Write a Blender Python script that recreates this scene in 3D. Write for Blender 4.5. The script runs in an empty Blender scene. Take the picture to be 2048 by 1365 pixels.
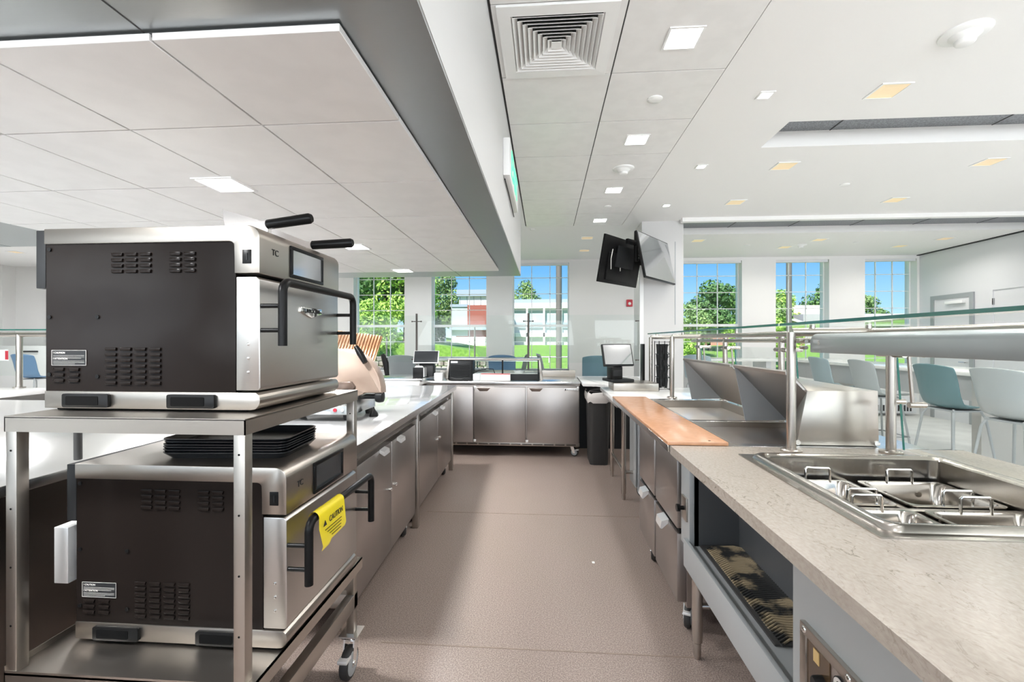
import bpy, bmesh, math, random
from mathutils import Vector, Matrix, Euler
random.seed(7)
SC = bpy.context.scene
COL = SC.collection
PI = math.pi

# ------------------------------------------------------------------ materials
def mat(name, col, rough=.5, metal=0., spec=.5, trans=0., emit=None, estr=0., coat=0.):
    m = bpy.data.materials.new(name); m.use_nodes = True
    b = m.node_tree.nodes['Principled BSDF']
    b.inputs['Base Color'].default_value = (*col, 1)
    b.inputs['Roughness'].default_value = rough
    b.inputs['Metallic'].default_value = metal
    b.inputs['Specular IOR Level'].default_value = spec
    b.inputs['Transmission Weight'].default_value = trans
    b.inputs['Coat Weight'].default_value = coat
    if emit:
        b.inputs['Emission Color'].default_value = (*emit, 1)
        b.inputs['Emission Strength'].default_value = estr
    m['b'] = 1
    return m

def nodes(m):
    nt = m.node_tree
    return nt, nt.nodes['Principled BSDF']

def noise_col(m, c0, c1, scale=20., detail=4., stretch=(1, 1, 1), p0=.4, p1=.6, rough=None, bump=0., coord='Object', dist=.01):
    """colour ramp over noise; optional roughness range and bump"""
    nt, b = nodes(m)
    tc = nt.nodes.new('ShaderNodeTexCoord'); mp = nt.nodes.new('ShaderNodeMapping')
    mp.inputs['Scale'].default_value = stretch
    nt.links.new(tc.outputs[coord], mp.inputs['Vector'])
    n = nt.nodes.new('ShaderNodeTexNoise'); n.inputs['Scale'].default_value = scale; n.inputs['Detail'].default_value = detail
    nt.links.new(mp.outputs['Vector'], n.inputs['Vector'])
    if c0 is not None:
        r = nt.nodes.new('ShaderNodeValToRGB')
        r.color_ramp.elements[0].position = p0; r.color_ramp.elements[1].position = p1
        r.color_ramp.elements[0].color = (*c0, 1); r.color_ramp.elements[1].color = (*c1, 1)
        nt.links.new(n.outputs['Fac'], r.inputs['Fac'])
        nt.links.new(r.outputs['Color'], b.inputs['Base Color'])
    if rough:
        mr = nt.nodes.new('ShaderNodeMapRange')
        mr.inputs['From Min'].default_value = .3; mr.inputs['From Max'].default_value = .7
        mr.inputs['To Min'].default_value, mr.inputs['To Max'].default_value = rough
        nt.links.new(n.outputs['Fac'], mr.inputs['Value']); nt.links.new(mr.outputs['Result'], b.inputs['Roughness'])
    if bump:
        bp = nt.nodes.new('ShaderNodeBump'); bp.inputs['Strength'].default_value = bump; bp.inputs['Distance'].default_value = dist
        nt.links.new(n.outputs['Fac'], bp.inputs['Height']); nt.links.new(bp.outputs['Normal'], b.inputs['Normal'])
    return m

def steel(name, col, rough=(.22, .36), stretch=(1, 1, 60)):
    m = mat(name, col, .3, 1.)
    a = sum(rough) / 2; d = (rough[1] - rough[0]) * .08
    return noise_col(m, tuple(c * .985 for c in col), tuple(min(1, c * 1.015) for c in col), 14., 2., tuple(2 if q == 1 else 60 for q in stretch), p0=.3, p1=.7, rough=(a - d, a + d))

WHITE = mat('white wall paint', (.80, .79, .775), .6)
CEILW = mat('white ceiling gypsum', (.84, .832, .82), .75)
TILEW = noise_col(mat('white satin ceiling tile', (.80, .79, .78), .42), (.79, .78, .77), (.82, .81, .80), 8, 2)
JOINT = mat('dark tile joint', (.05, .05, .05), .8)
TRIMW = mat('white trim', (.84, .84, .83), .4)
GREYW = mat('light grey wall paint', (.70, .705, .72), .6)
SOFFM = steel('grey satin soffit metal', (.40, .42, .425), (.30, .42), (1, 40, 1))
GROOVEM = noise_col(mat('perforated dark ceiling metal', (.16, .17, .19), .42, .75), (.20, .21, .225), (.30, .315, .335), 90, 1, bump=.1)
FLOORB = mat('brown speckled floor', (.3, .22, .18), .4)
def mk_floor():
    nt, b = nodes(FLOORB)
    tc = nt.nodes.new('ShaderNodeTexCoord')
    n1 = nt.nodes.new('ShaderNodeTexNoise'); n1.inputs['Scale'].default_value = 180; n1.inputs['Detail'].default_value = 2
    n2 = nt.nodes.new('ShaderNodeTexNoise'); n2.inputs['Scale'].default_value = 1.1; n2.inputs['Detail'].default_value = 3
    for n in (n1, n2): nt.links.new(tc.outputs['Object'], n.inputs['Vector'])
    r = nt.nodes.new('ShaderNodeValToRGB'); e = r.color_ramp.elements
    e[0].position = .33; e[0].color = (.155, .117, .099, 1); e[1].position = .68; e[1].color = (.36, .29, .25, 1)
    el = r.color_ramp.elements.new(.5); el.color = (.245, .189, .162, 1)
    nt.links.new(n1.outputs['Fac'], r.inputs['Fac'])
    mx = nt.nodes.new('ShaderNodeMix'); mx.data_type = 'RGBA'; mx.blend_type = 'MULTIPLY'; mx.inputs['Factor'].default_value = .25
    nt.links.new(r.outputs['Color'], mx.inputs['A']); nt.links.new(n2.outputs['Color'], mx.inputs['B'])
    nt.links.new(r.outputs['Color'], b.inputs['Base Color'])
    mr = nt.nodes.new('ShaderNodeMapRange'); mr.inputs['To Min'].default_value = .30; mr.inputs['To Max'].default_value = .52
    nt.links.new(n2.outputs['Fac'], mr.inputs['Value']); nt.links.new(mr.outputs['Result'], b.inputs['Roughness'])
    bp = nt.nodes.new('ShaderNodeBump'); bp.inputs['Strength'].default_value = .12; bp.inputs['Distance'].default_value = .004
    nt.links.new(n1.outputs['Fac'], bp.inputs['Height']); nt.links.new(bp.outputs['Normal'], b.inputs['Normal'])
mk_floor()
FLOORW = noise_col(mat('pale dining floor', (.66, .65, .62), .35), (.62, .61, .58), (.70, .69, .66), 3, 3)
STEEL = steel('brushed stainless steel', (.52, .50, .475), (.28, .40))
STEELH = mat('satin stainless steel', (.44, .405, .365), .33, 1.)
STEELD = steel('cabinet door stainless', (.42, .39, .37), (.3, .42), (60, 60, 1))
STEELT = steel('stainless worktop', (.72, .72, .71), (.16, .28), (1, 30, 1))
CHROME = mat('chrome', (.8, .79, .77), .12, 1.)
TUBE = mat('satin steel tube', (.50, .46, .42), .27, 1.)
ALU = mat('bright handle aluminium', (.86, .86, .85), .3, .6)
OVENB = mat('dark bronze enamel', (.012, .0092, .008), .16, 0., .10)
noise_col(OVENB, None, None, 5, 2, bump=.10, dist=.02)
BLACK = mat('black plastic', (.008, .008, .008), .32, 0, .16)
BLACKR = mat('black rubber', (.025, .024, .023), .6)
BLACKG = mat('black enamel tray', (.012, .013, .015), .2)
CHARC = mat('charcoal metal', (.022, .023, .024), .42, 0, .2)
DGREY = mat('dark grey interior', (.10, .105, .11), .45, .4)
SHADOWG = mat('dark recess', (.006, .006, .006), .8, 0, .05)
GREYP = mat('grey powder coat', (.37, .39, .40), .42, .2)
LAMPG = mat('satin grey lamp housing', (.42, .455, .465), .33, .55)
GREYM = mat('grey display back', (.30, .30, .30), .5)
QUARTZW = noise_col(mat('white quartz', (.84, .83, .81), .12, 0, .5), (.82, .81, .79), (.86, .85, .83), 5, 4)
QUARTZ = mat('cream veined quartz', (.68, .6, .53), .27)
def mk_quartz():
    nt, b = nodes(QUARTZ)
    tc = nt.nodes.new('ShaderNodeTexCoord'); mp = nt.nodes.new('ShaderNodeMapping'); mp.inputs['Rotation'].default_value = (0, 0, .6); mp.inputs['Scale'].default_value = (1, .55, 1)
    nt.links.new(tc.outputs['Object'], mp.inputs['Vector'])
    a = nt.nodes.new('ShaderNodeTexNoise'); a.inputs['Scale'].default_value = 2.2; a.inputs['Detail'].default_value = 5
    w = nt.nodes.new('ShaderNodeTexNoise'); w.inputs['Scale'].default_value = 14; w.inputs['Detail'].default_value = 6; w.inputs['Distortion'].default_value = 1.6
    sp = nt.nodes.new('ShaderNodeTexNoise'); sp.inputs['Scale'].default_value = 120; sp.inputs['Detail'].default_value = 2
    for n in (a, w, sp): nt.links.new(mp.outputs['Vector'], n.inputs['Vector'])
    # thin veins where |noise-.5| is small, gated by the large noise
    s = nt.nodes.new('ShaderNodeMath'); s.operation = 'SUBTRACT'; s.inputs[1].default_value = .5; nt.links.new(w.outputs['Fac'], s.inputs[0])
    ab = nt.nodes.new('ShaderNodeMath'); ab.operation = 'ABSOLUTE'; nt.links.new(s.outputs[0], ab.inputs[0])
    v = nt.nodes.new('ShaderNodeMapRange'); v.inputs['From Min'].default_value = 0.; v.inputs['From Max'].default_value = .012; v.inputs['To Min'].default_value = 1; v.inputs['To Max'].default_value = 0
    nt.links.new(ab.outputs[0], v.inputs['Value'])
    g = nt.nodes.new('ShaderNodeMapRange'); g.inputs['From Min'].default_value = .44; g.inputs['From Max'].default_value = .62; nt.links.new(a.outputs['Fac'], g.inputs['Value'])
    mul = nt.nodes.new('ShaderNodeMath'); mul.operation = 'MULTIPLY'; nt.links.new(v.outputs['Result'], mul.inputs[0]); nt.links.new(g.outputs['Result'], mul.inputs[1])
    base = nt.nodes.new('ShaderNodeValToRGB'); e = base.color_ramp.elements
    e[0].position = .3; e[0].color = (.39, .335, .285, 1); e[1].position = .7; e[1].color = (.46, .405, .35, 1)
    nt.links.new(sp.outputs['Fac'], base.inputs['Fac'])
    mx = nt.nodes.new('ShaderNodeMix'); mx.data_type = 'RGBA'; mx.inputs['B'].default_value = (.15, .125, .10, 1)
    nt.links.new(mul.outputs[0], mx.inputs['Factor']); nt.links.new(base.outputs['Color'], mx.inputs['A'])
    nt.links.new(mx.outputs['Result'], b.inputs['Base Color'])
mk_quartz()
BOARD = noise_col(mat('terracotta cutting board', (.58, .30, .16), .22), (.55, .28, .15), (.61, .32, .18), 30, 3)
PANLID = mat('translucent cream pan cover', (.76, .70, .63), .2)
TEAL = mat('teal seat plastic', (.10, .185, .205), .35)
BLUEP = mat('blue seat plastic', (.13, .24, .40), .4)
LGREY = mat('pale grey seat plastic', (.37, .40, .41), .35)
SCREEN = mat('dark glossy screen', (.03, .033, .036), .06, 0, .6)
SCREENT = mat('pale reflective screen', (.55, .56, .57), .09, .75, .8)
RED = mat('red plastic', (.52, .03, .05), .35)
YELLOW = mat('yellow tag film', (.84, .68, .02), .3)
INK = mat('black ink', (.012, .012, .012), .6)
INKW = mat('pale print', (.62, .60, .56), .6)
PAPER = mat('white paper', (.82, .82, .80), .6)
CLEARP = mat('frosted clear plastic', (.70, .70, .70), .25)
GREEN = mat('green exit letters', (.05, .5, .2), .4, emit=(.1, .9, .42), estr=.9)
LAMP = mat('lit lamp diffuser', (1, 1, 1), .5, emit=(1, .965, .92), estr=9.)
WARM = mat('warm gold reflector', (.80, .64, .42), .4, emit=(1, .78, .48), estr=.16)
BRICK = mat('red brick', (.30, .09, .07), .8)
CONC = mat('pale concrete', (.6, .6, .6), .8)
SLATE = mat('slate blue cladding', (.30, .36, .44), .5)
WINB = mat('far window glass', (.45, .5, .52), .3)
GRASS = noise_col(mat('lawn grass', (.16, .30, .05), .9), (.13, .26, .035), (.24, .40, .07), 6, 5, p0=.35, p1=.65)
POLE = mat('weathered bronze post', (.13, .115, .105), .6)
BARK = mat('tree bark', (.10, .08, .06), .9)
def leafmat(name, c0, c1):
    m = mat(name, c0, .6); noise_col(m, c0, c1, .9, 3, p0=.35, p1=.65); return m
LEAF = [leafmat('dark green leaves', (.06, .14, .04), (.13, .26, .07)), leafmat('bright green leaves', (.22, .40, .06), (.42, .60, .12)),
        leafmat('olive leaves', (.12, .22, .07), (.24, .36, .11))]

def glassmat(name, tint, refl=1., ior=1.45):
    m = bpy.data.materials.new(name); m.use_nodes = True; nt = m.node_tree; nt.nodes.clear()
    o = nt.nodes.new('ShaderNodeOutputMaterial'); t = nt.nodes.new('ShaderNodeBsdfTransparent'); g = nt.nodes.new('ShaderNodeBsdfGlossy')
    t.inputs['Color'].default_value = (*tint, 1); g.inputs['Roughness'].default_value = 0.; g.inputs['Color'].default_value = (refl, refl, refl, 1)
    lw = nt.nodes.new('ShaderNodeLayerWeight'); lw.inputs['Blend'].default_value = .5
    pw = nt.nodes.new('ShaderNodeMath'); pw.operation = 'POWER'; pw.inputs[1].default_value = 5.; nt.links.new(lw.outputs['Facing'], pw.inputs[0])
    f = nt.nodes.new('ShaderNodeMath'); f.operation = 'MULTIPLY_ADD'; f.inputs[1].default_value = .55; f.inputs[2].default_value = .009; nt.links.new(pw.outputs[0], f.inputs[0])
    mx = nt.nodes.new('ShaderNodeMixShader')
    nt.links.new(f.outputs[0], mx.inputs[0]); nt.links.new(t.outputs[0], mx.inputs[1]); nt.links.new(g.outputs[0], mx.inputs[2]); nt.links.new(mx.outputs[0], o.inputs[0])
    return m
GLASS = glassmat('clear glass', (.965, .985, .975))
GLASSW = glassmat('window glass', (.99, .995, .99), .7)
EDGE = mat('green glass edge', (.01, .14, .11), .08, 0, .6)

# ------------------------------------------------------------------ mesh builder
class M:
    def __init__(s): s.bm = bmesh.new()
    def box(s, x0, x1, y0, y1, z0, z1, bev=0., seg=2):
        g = bmesh.ops.create_cube(s.bm, size=1.)
        for v in g['verts']:
            v.co = ((x0 + x1) / 2 + v.co.x * (x1 - x0), (y0 + y1) / 2 + v.co.y * (y1 - y0), (z0 + z1) / 2 + v.co.z * (z1 - z0))
        if bev:
            es = list({e for v in g['verts'] for e in v.link_edges})
            bmesh.ops.bevel(s.bm, geom=es, offset=bev, segments=seg, affect='EDGES', profile=.5)
        return s
    def quad(s, *p):
        s.bm.faces.new([s.bm.verts.new(q) for q in p]); return s
    def prism(s, poly, a0, a1, axis='Y', bev=0.):
        def P(u, v, a): return {'Y': (u, a, v), 'X': (a, u, v), 'Z': (u, v, a)}[axis]
        A = [s.bm.verts.new(P(u, v, a0)) for u, v in poly]; B = [s.bm.verts.new(P(u, v, a1)) for u, v in poly]
        n = len(poly); fs = [s.bm.faces.new(A), s.bm.faces.new(B[::-1])]
        for i in range(n): fs.append(s.bm.faces.new((A[i], B[i], B[(i + 1) % n], A[(i + 1) % n])))
        bmesh.ops.recalc_face_normals(s.bm, faces=fs)
        if bev:
            es = list({e for f in fs for e in f.edges})
            bmesh.ops.bevel(s.bm, geom=es, offset=bev, segments=2, affect='EDGES', profile=.5)
        return s
    def tube(s, pts, r, n=10, closed=False):
        pts = [Vector(p) for p in pts]; k = len(pts); rings = []
        up = Vector((0, 0, 1))
        for i, p in enumerate(pts):
            a = pts[i - 1] if (i or closed) else p; b = pts[(i + 1) % k] if (i < k - 1 or closed) else p
            d = (b - a).normalized()
            if i == 0:
                u = d.cross(up) if abs(d.z) < .95 else d.cross(Vector((1, 0, 0)))
                u.normalize()
            else:
                u = (u - d * u.dot(d)); u = u.normalized() if u.length > 1e-6 else d.orthogonal().normalized()
            v = d.cross(u)
            rr = r[i] if isinstance(r, (list, tuple)) else r
            rings.append([s.bm.verts.new(p + (u * math.cos(2 * PI * j / n) + v * math.sin(2 * PI * j / n)) * rr) for j in range(n)])
        for i in range(k if closed else k - 1):
            A, B = rings[i], rings[(i + 1) % k]
            for j in range(n): s.bm.faces.new((A[j], A[(j + 1) % n], B[(j + 1) % n], B[j]))
        if not closed: s.bm.faces.new(rings[0][::-1]); s.bm.faces.new(rings[-1])
        return s
    def fr4(s, ax, u0, u1, v0, v1, w, d0, d1, bev=0.):
        for a in ((u0, u1, v0, v0 + w), (u0, u1, v1 - w, v1), (u0, u0 + w, v0 + w, v1 - w), (u1 - w, u1, v0 + w, v1 - w)):
            if ax == 'Y': s.box(a[0], a[1], d0, d1, a[2], a[3], bev)
            elif ax == 'X': s.box(d0, d1, a[0], a[1], a[2], a[3], bev)
            else: s.box(a[0], a[1], a[2], a[3], d0, d1, bev)
        return s
    def cyl(s, p0, p1, r, r1=None, n=20): return s.tube([p0, p1], [r, r if r1 is None else r1], n)
    def lathe(s, prof, c=(0, 0, 0), n=24, axis='Z'):
        rings = []
        for r, z in prof:
            ring = []
            for j in range(n):
                a = 2 * PI * j / n; u, v = r * math.cos(a), r * math.sin(a)
                q = {'Z': (u, v, z), 'Y': (u, z, v), 'X': (z, u, v)}[axis]
                ring.append(s.bm.verts.new((c[0] + q[0], c[1] + q[1], c[2] + q[2])))
            rings.append(ring)
        fs = []
        for A, B in zip(rings, rings[1:]):
            for j in range(n): fs.append(s.bm.faces.new((A[j], A[(j + 1) % n], B[(j + 1) % n], B[j])))
        fs.append(s.bm.faces.new(rings[0][::-1])); fs.append(s.bm.faces.new(rings[-1]))
        bmesh.ops.recalc_face_normals(s.bm, faces=fs)
        return s
    def ball(s, c, r, sc=(1, 1, 1), u=16, v=10):
        g = bmesh.ops.create_uvsphere(s.bm, u_segments=u, v_segments=v, radius=r)
        for q in g['verts']: q.co = (c[0] + q.co.x * sc[0], c[1] + q.co.y * sc[1], c[2] + q.co.z * sc[2])
        return s
    def rot(s, ang, axis='Z', c=(0, 0, 0)):
        bmesh.ops.rotate(s.bm, verts=s.bm.verts, cent=c, matrix=Matrix.Rotation(ang, 3, axis)); return s
    def move(s, d):
        bmesh.ops.translate(s.bm, verts=s.bm.verts, vec=d); return s
    def put(s, name, m, parent=None, label=None, sharp=38):
        me = bpy.data.meshes.new(name); s.bm.to_mesh(me); s.bm.free()
        for p in me.polygons: p.use_smooth = True
        me.set_sharp_from_angle(angle=math.radians(sharp))
        me.materials.append(m)
        o = bpy.data.objects.new(name, me); COL.objects.link(o)
        if parent is not None: o.parent = parent
        if label: o['label'] = label
        return o

def tag(o, label=None, cat=None, group=None, kind=None):
    for k, v in (('label', label), ('category', cat), ('group', group), ('kind', kind)):
        if v: o[k] = v
    return o
def thing(name, label, cat, loc=(0, 0, 0), rz=0., group=None):
    o = bpy.data.objects.new(name, None); COL.objects.link(o); o.empty_display_size = .1
    o.location = loc; o.rotation_euler = (0, 0, rz)
    return tag(o, label, cat, group)
KIDS = {}
def dup(root, loc, rz=0., label=None, group=None, rot=None):
    kids = [o for o in COL.objects if o.parent == root]
    r = root.copy(); COL.objects.link(r); r.location = loc; r.rotation_euler = rot or (0, 0, rz)
    if label: r['label'] = label
    if group: r['group'] = group
    for k in kids:
        sub = [o for o in COL.objects if o.parent == k]
        c = k.copy(); COL.objects.link(c); c.parent = r
        for q in sub:
            d = q.copy(); COL.objects.link(d); d.parent = c
    return r
def struct(name, m, mm, parent=None, label=None):
    o = m.put(name, mm, parent, label)
    if parent is None: tag(o, kind='structure')
    return o
def txt(name, s, size, loc, rot, m, parent, ext=.0006, sx=1., align='CENTER'):
    cu = bpy.data.curves.new(name, 'FONT'); cu.body = s; cu.size = size; cu.extrude = ext; cu.align_x = align; cu.align_y = 'CENTER'
    t = bpy.data.objects.new(name, cu); COL.objects.link(t)
    dg = bpy.context.evaluated_depsgraph_get(); me = bpy.data.meshes.new_from_object(t.evaluated_get(dg))
    bpy.data.objects.remove(t); me.name = name; me.materials.clear(); me.materials.append(m)
    o = bpy.data.objects.new(name, me); COL.objects.link(o); o.parent = parent
    o.location = loc; o.rotation_euler = rot; o.scale = (sx, 1, 1)
    return o
FRONT = (PI / 2, 0, 0)        # reads from -Y
SIDE = (PI / 2, 0, PI / 2)    # reads from +X
def arc(cx, cz, r, a0, a1, n=6):
    return [(cx + r * math.cos(math.radians(a0 + (a1 - a0) * i / n)), cz + r * math.sin(math.radians(a0 + (a1 - a0) * i / n))) for i in range(n + 1)]
def rrect(x0, x1, y0, y1, r, n=4):
    return arc(x1 - r, y1 - r, r, 0, 90, n) + arc(x0 + r, y1 - r, r, 90, 180, n) + arc(x0 + r, y0 + r, r, 180, 270, n) + arc(x1 - r, y0 + r, r, 270, 360, n)
def caster(parent, x, y, ztop, r=.045, rz=0., name='caster', w=.028):
    """swivel caster hanging from ztop down to z=0 as a part with wheel and brake as sub-parts"""
    m = M(); m.box(-.04, .04, -.04, .04, ztop - .006, ztop); m.cyl((0, 0, ztop - .006), (0, 0, ztop - .022), .022)
    k = -.028
    for sx in (-1, 1): m.prism([(.02, ztop - .02), (-.025, ztop - .02), (k - .016, r - .012), (k + .016, r - .012)], sx * (w / 2 + .004) - .0025, sx * (w / 2 + .004) + .0025, 'X')
    m.box(-w / 2 - .006, w / 2 + .006, -.025, .02, ztop - .026, ztop - .02)
    m.cyl((-w / 2 - .012, k, r), (w / 2 + .012, k, r), .009, n=12)
    m.rot(rz); m.move((x, y, 0)); o = m.put(name, CHROME, parent, 'chrome swivel fork')
    a = M().lathe([(r - .012, -w / 2 - .001), (r - .004, -w / 2), (r, -w / 2 + .006), (r, w / 2 - .006), (r - .004, w / 2), (r - .012, w / 2 + .001)], (0, k, r), 28, 'X')
    a.rot(rz).move((x, y, 0)); a.put('wheel', BLACKR, o, 'black rubber wheel')
    h = M().lathe([(.012, -w / 2 - .003), (r - .014, -w / 2 - .0025), (r - .014, w / 2 + .0025), (.012, w / 2 + .003)], (0, k, r), 20, 'X')
    h.rot(rz).move((x, y, 0)); h.put('hub', GREYP, o, 'grey wheel hub')
    b = M().box(-w / 2 - .004, w / 2 + .004, k - r * 1.05, k - r * .35, r * 1.5, r * 1.72, .002); b.rot(rz).move((x, y, 0)); b.put('brake', ALU, o, 'bright brake lever')
    return o
# ================================================================== setting
ZC, YB, XR = 3.0, 9.1, 7.03
f = M().box(-4.5, 1.72, -4, 6.7, -.1, 0); struct('floor_kitchen', f, FLOORB)
for i, (x0, x1, y, w) in enumerate([(-.75, .66, 2.03, 0), (-.95, .8, 3.62, 0)]):
    struct('trim_%d' % (i + 1), M().box(x0, x1, y, y + .006, 0, .0012), noise_col(mat('floor seam', (.2, .15, .12), .5), (.2, .15, .12), (.25, .19, .15)))
f = M().box(1.72, XR + 1, -4, YB, -.1, 0).box(-13, 1.72, 6.7, YB, -.1, 0).box(-13, -4.5, -4, 6.7, -.1, 0); struct('floor_dining', f, FLOORW)

# ceiling: gypsum slabs around two long recesses, a tiled corridor strip
c = M()
T = .06
XL, XT0, XT1 = -13., -.277, 1.075
c.box(XT1, 1.80, -4, 6.45, ZC, ZC + T)                    # strip beside the tiles
c.box(1.80, XR, -4, 3.50, ZC, ZC + T); c.box(1.80, XR, 3.95, 6.20, ZC, ZC + T)
c.box(XL, 1.85, 6.45, YB + .2, ZC, ZC + T); c.box(1.80, XR, 7.10, YB + .2, ZC, ZC + T)
c.box(XL, -3.3, 3.3, 6.45, ZC, ZC + T); c.box(-3.3, XT0, 5.2, 6.45, ZC, ZC + T)
c.box(1.81, 1.85, 6.20, 7.10, ZC + T, ZC + .3); c.box(1.78, 1.80, 3.5, 3.95, ZC + T, ZC + .3)
c.box(1.78, XR, 3.95, 3.99, ZC + T, ZC + .3); c.box(1.8, XR, 7.1, 7.14, ZC + T, ZC + .3); c.box(1.8, XR, 3.46, 3.5005, ZC + T, ZC + .3)
ceil = struct('ceiling', c, CEILW)
b = M().box(1.80, XR, 6.12, 6.20, ZC - .05, ZC + .3); struct('trim_beam', b, CEILW)
g = M().box(1.8, XR, 3.5, 3.95, ZC + .13, ZC + .17).box(1.8, XR, 6.2, 7.1, ZC + .10, ZC + .14)
gr = struct('ceiling_recess', g, GROOVEM)
struct('trim_ceiling_gap', M().box(XR - .05, XR, 7.1, YB, ZC - .014, ZC), CHARC)
s = M()
for k in range(6): s.box(2.75 + k * .88, 2.757 + k * .88, 6.2, 7.1, ZC + .096, ZC + .101)
for k in range(4): s.box(2.35 + k * 1.25, 2.357 + k * 1.25, 3.5, 3.95, ZC + .126, ZC + .131)
s.put('seam', JOINT, gr)
# corridor tiles (0.56 wide, 0.61 deep) as thin raised tiles over a dark joint sheet
xs = [XT0 + .01, .40, XT1]
tl = M(); ys = []
y0 = .35 - .61 * 8
while y0 < 6.4: ys.append(y0); y0 += .61
for y in ys:
    for a, bb in zip(xs, xs[1:]):
        if y + .61 > 6.47: continue
        if abs(y - 2.18) < .05 and a < 0:
            tl.box(a + .004, bb - .004, y + .004, .2 + 2.0, ZC, ZC + .03).box(a + .004, bb - .004, 2.77, y + .606, ZC, ZC + .03).box(a + .004, -.222, 2.2, 2.77, ZC, ZC + .03).box(.346, bb - .004, 2.2, 2.77, ZC, ZC + .03); continue
        tl.box(a + .004, bb - .004, y + .004, y + .606, ZC, ZC + .03, .001, 1)
struct('ceiling_tiles', tl, TILEW)
struct('ceiling_joints', M().box(XT0, XT1, -4, 6.46, ZC + .012, ZC + .04), JOINT)

# lowered soffit over the ovens with metal underside; floating tile canopy under it
ZS = 2.124
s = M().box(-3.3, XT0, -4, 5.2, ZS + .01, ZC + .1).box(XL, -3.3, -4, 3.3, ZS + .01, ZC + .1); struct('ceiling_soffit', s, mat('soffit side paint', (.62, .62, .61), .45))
s = M().box(-3.3, XT0 - .002, -4, 5.195, ZS, ZS + .01).box(XL, -3.3, -4, 3.295, ZS, ZS + .01); so = struct('ceiling_soffit_underside', s, SOFFM)
M().box(-.965, -.961, -4, 5.19, ZS - .001, ZS + .002).box(-4.2, -4.196, -4, 3.29, ZS - .001, ZS + .002).put('seam', JOINT, so)
cx = [-.472 - .47 * k for k in range(7)]
cy = [1.02, 1.455, 2.015, 2.575, 3.135, 3.67, 4.235, 4.655]
ct = M()
for a, bb in zip(cx[1:], cx):
    for p, q in zip(cy, cy[1:]): ct.box(a + .0035, bb - .0035, p + .0035, q - .0035, 2.10, 2.118, .001, 1)
struct('ceiling_canopy', ct, TILEW)
struct('ceiling_canopy_backing', M().box(cx[-1] + .02, cx[0] - .01, cy[0] + .01, cy[-1] - .01, 2.112, ZS), JOINT)

# back wall with six tall windows
W = [(-3.93, -2.86), (-2.30, -1.18), (-.645, .475), (2.62, 3.80), (4.43, 5.41), (6.06, 6.99)]
ZW0, ZW1, YG = .80, 2.94, 9.29
w = M(); edges = [-13.] + [e for p in W for e in p] + [XR + .3]
for i in range(0, len(edges), 2): w.box(edges[i], edges[i + 1], YB, YB + .3, 0, ZC + .1)
for a, bb in W: w.box(a, bb, YB, YB + .3, 0, ZW0); w.box(a, bb, YB, YB + .3, ZW1, ZC + .1)
struct('wall_back', w, WHITE)
for i, (a, bb) in enumerate(W):
    m = M(); fr = .018
    m.fr4('Y', a, bb, ZW0, ZW1, fr, YG - .03, YG + .03)
    m.box(a + .001, bb - .001, YG - .034, YG + .029, 1.665, 1.715)
    win = struct('window_%d' % (i + 1), m, TRIMW)
    g = M(); wd = (bb - a)
    for k in (1, 2): g.box(a + wd * k / 3 - .007, a + wd * k / 3 + .007, YG - .012, YG + .012, ZW0, ZW1)
    z = 1.69 + .325
    while z < ZW1 - .1: g.box(a, bb, YG - .012, YG + .012, z - .006, z + .006); z += .325
    g.box(a, bb, YG - .012, YG + .012, 1.69 - .331, 1.69 - .319).box(a, bb, YG - .012, YG + .012, 1.04, 1.052)
    g.put('glazing_bars', TRIMW, win)
    M().box(a, bb, YG - .003, YG + .003, ZW0, ZW1).put('pane', GLASSW, win)
    M().box(a + .01, bb - .01, YB + .02, YB + .09, ZW1 - .045, ZW1).put('shade_box', GREYW, win, 'grey roller shade box')
    M().box(a - .02, bb + .02, YB - .03, YG, ZW0 - .03, ZW0).put('sill', TRIMW, win)

# right wall with two doors
w = M().box(XR, XR + .2, -4, 7.72, 0, ZC + .3)
w = M().box(XR, XR + .2, -4, YB + .3, 0, ZC + .3); struct('wall_right', w, GREYW)
for i, (d0, d1, top, rec) in enumerate([(8.06, 8.75, 2.12, .0), (6.05, 7.66, 2.18, .0)]):
    m = M(); x = XR
    m.box(x - .03, x - .001, d0 - .07, d0, 0, top).box(x - .03, x - .001, d1, d1 + .07, 0, top).box(x - .03, x - .001, d0 - .07, d1 + .07, top, top + .07)
    d = struct('door_%d' % (i + 1), m, GREYP if i == 0 else GREYW)
    M().box(x - .012, x - .002, d0, d1, 0, top).put('door_leaf', GREYW, d)
    if i == 0:
        M().box(x - .07, x - .013, d0 + .08, d0 + .42, top - .1, top - .05, .004).put('door_closer', TRIMW, d, 'white door closer')
    else:
        h = M()
        for z in (.3, 1.25, 1.95): h.box(x - .03, x - .012, d1 - .012, d1 + .012, z, z + .1)
        h.put('hinge', GREYM, d, 'grey hinges')
    M().tube([(x - .012, d0 + .05, 1.02), (x - .06, d0 + .05, 1.02), (x - .06, d0 + .15, 1.02)], .011).put('door_handle', CHROME, d, 'chrome lever handle')
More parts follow.
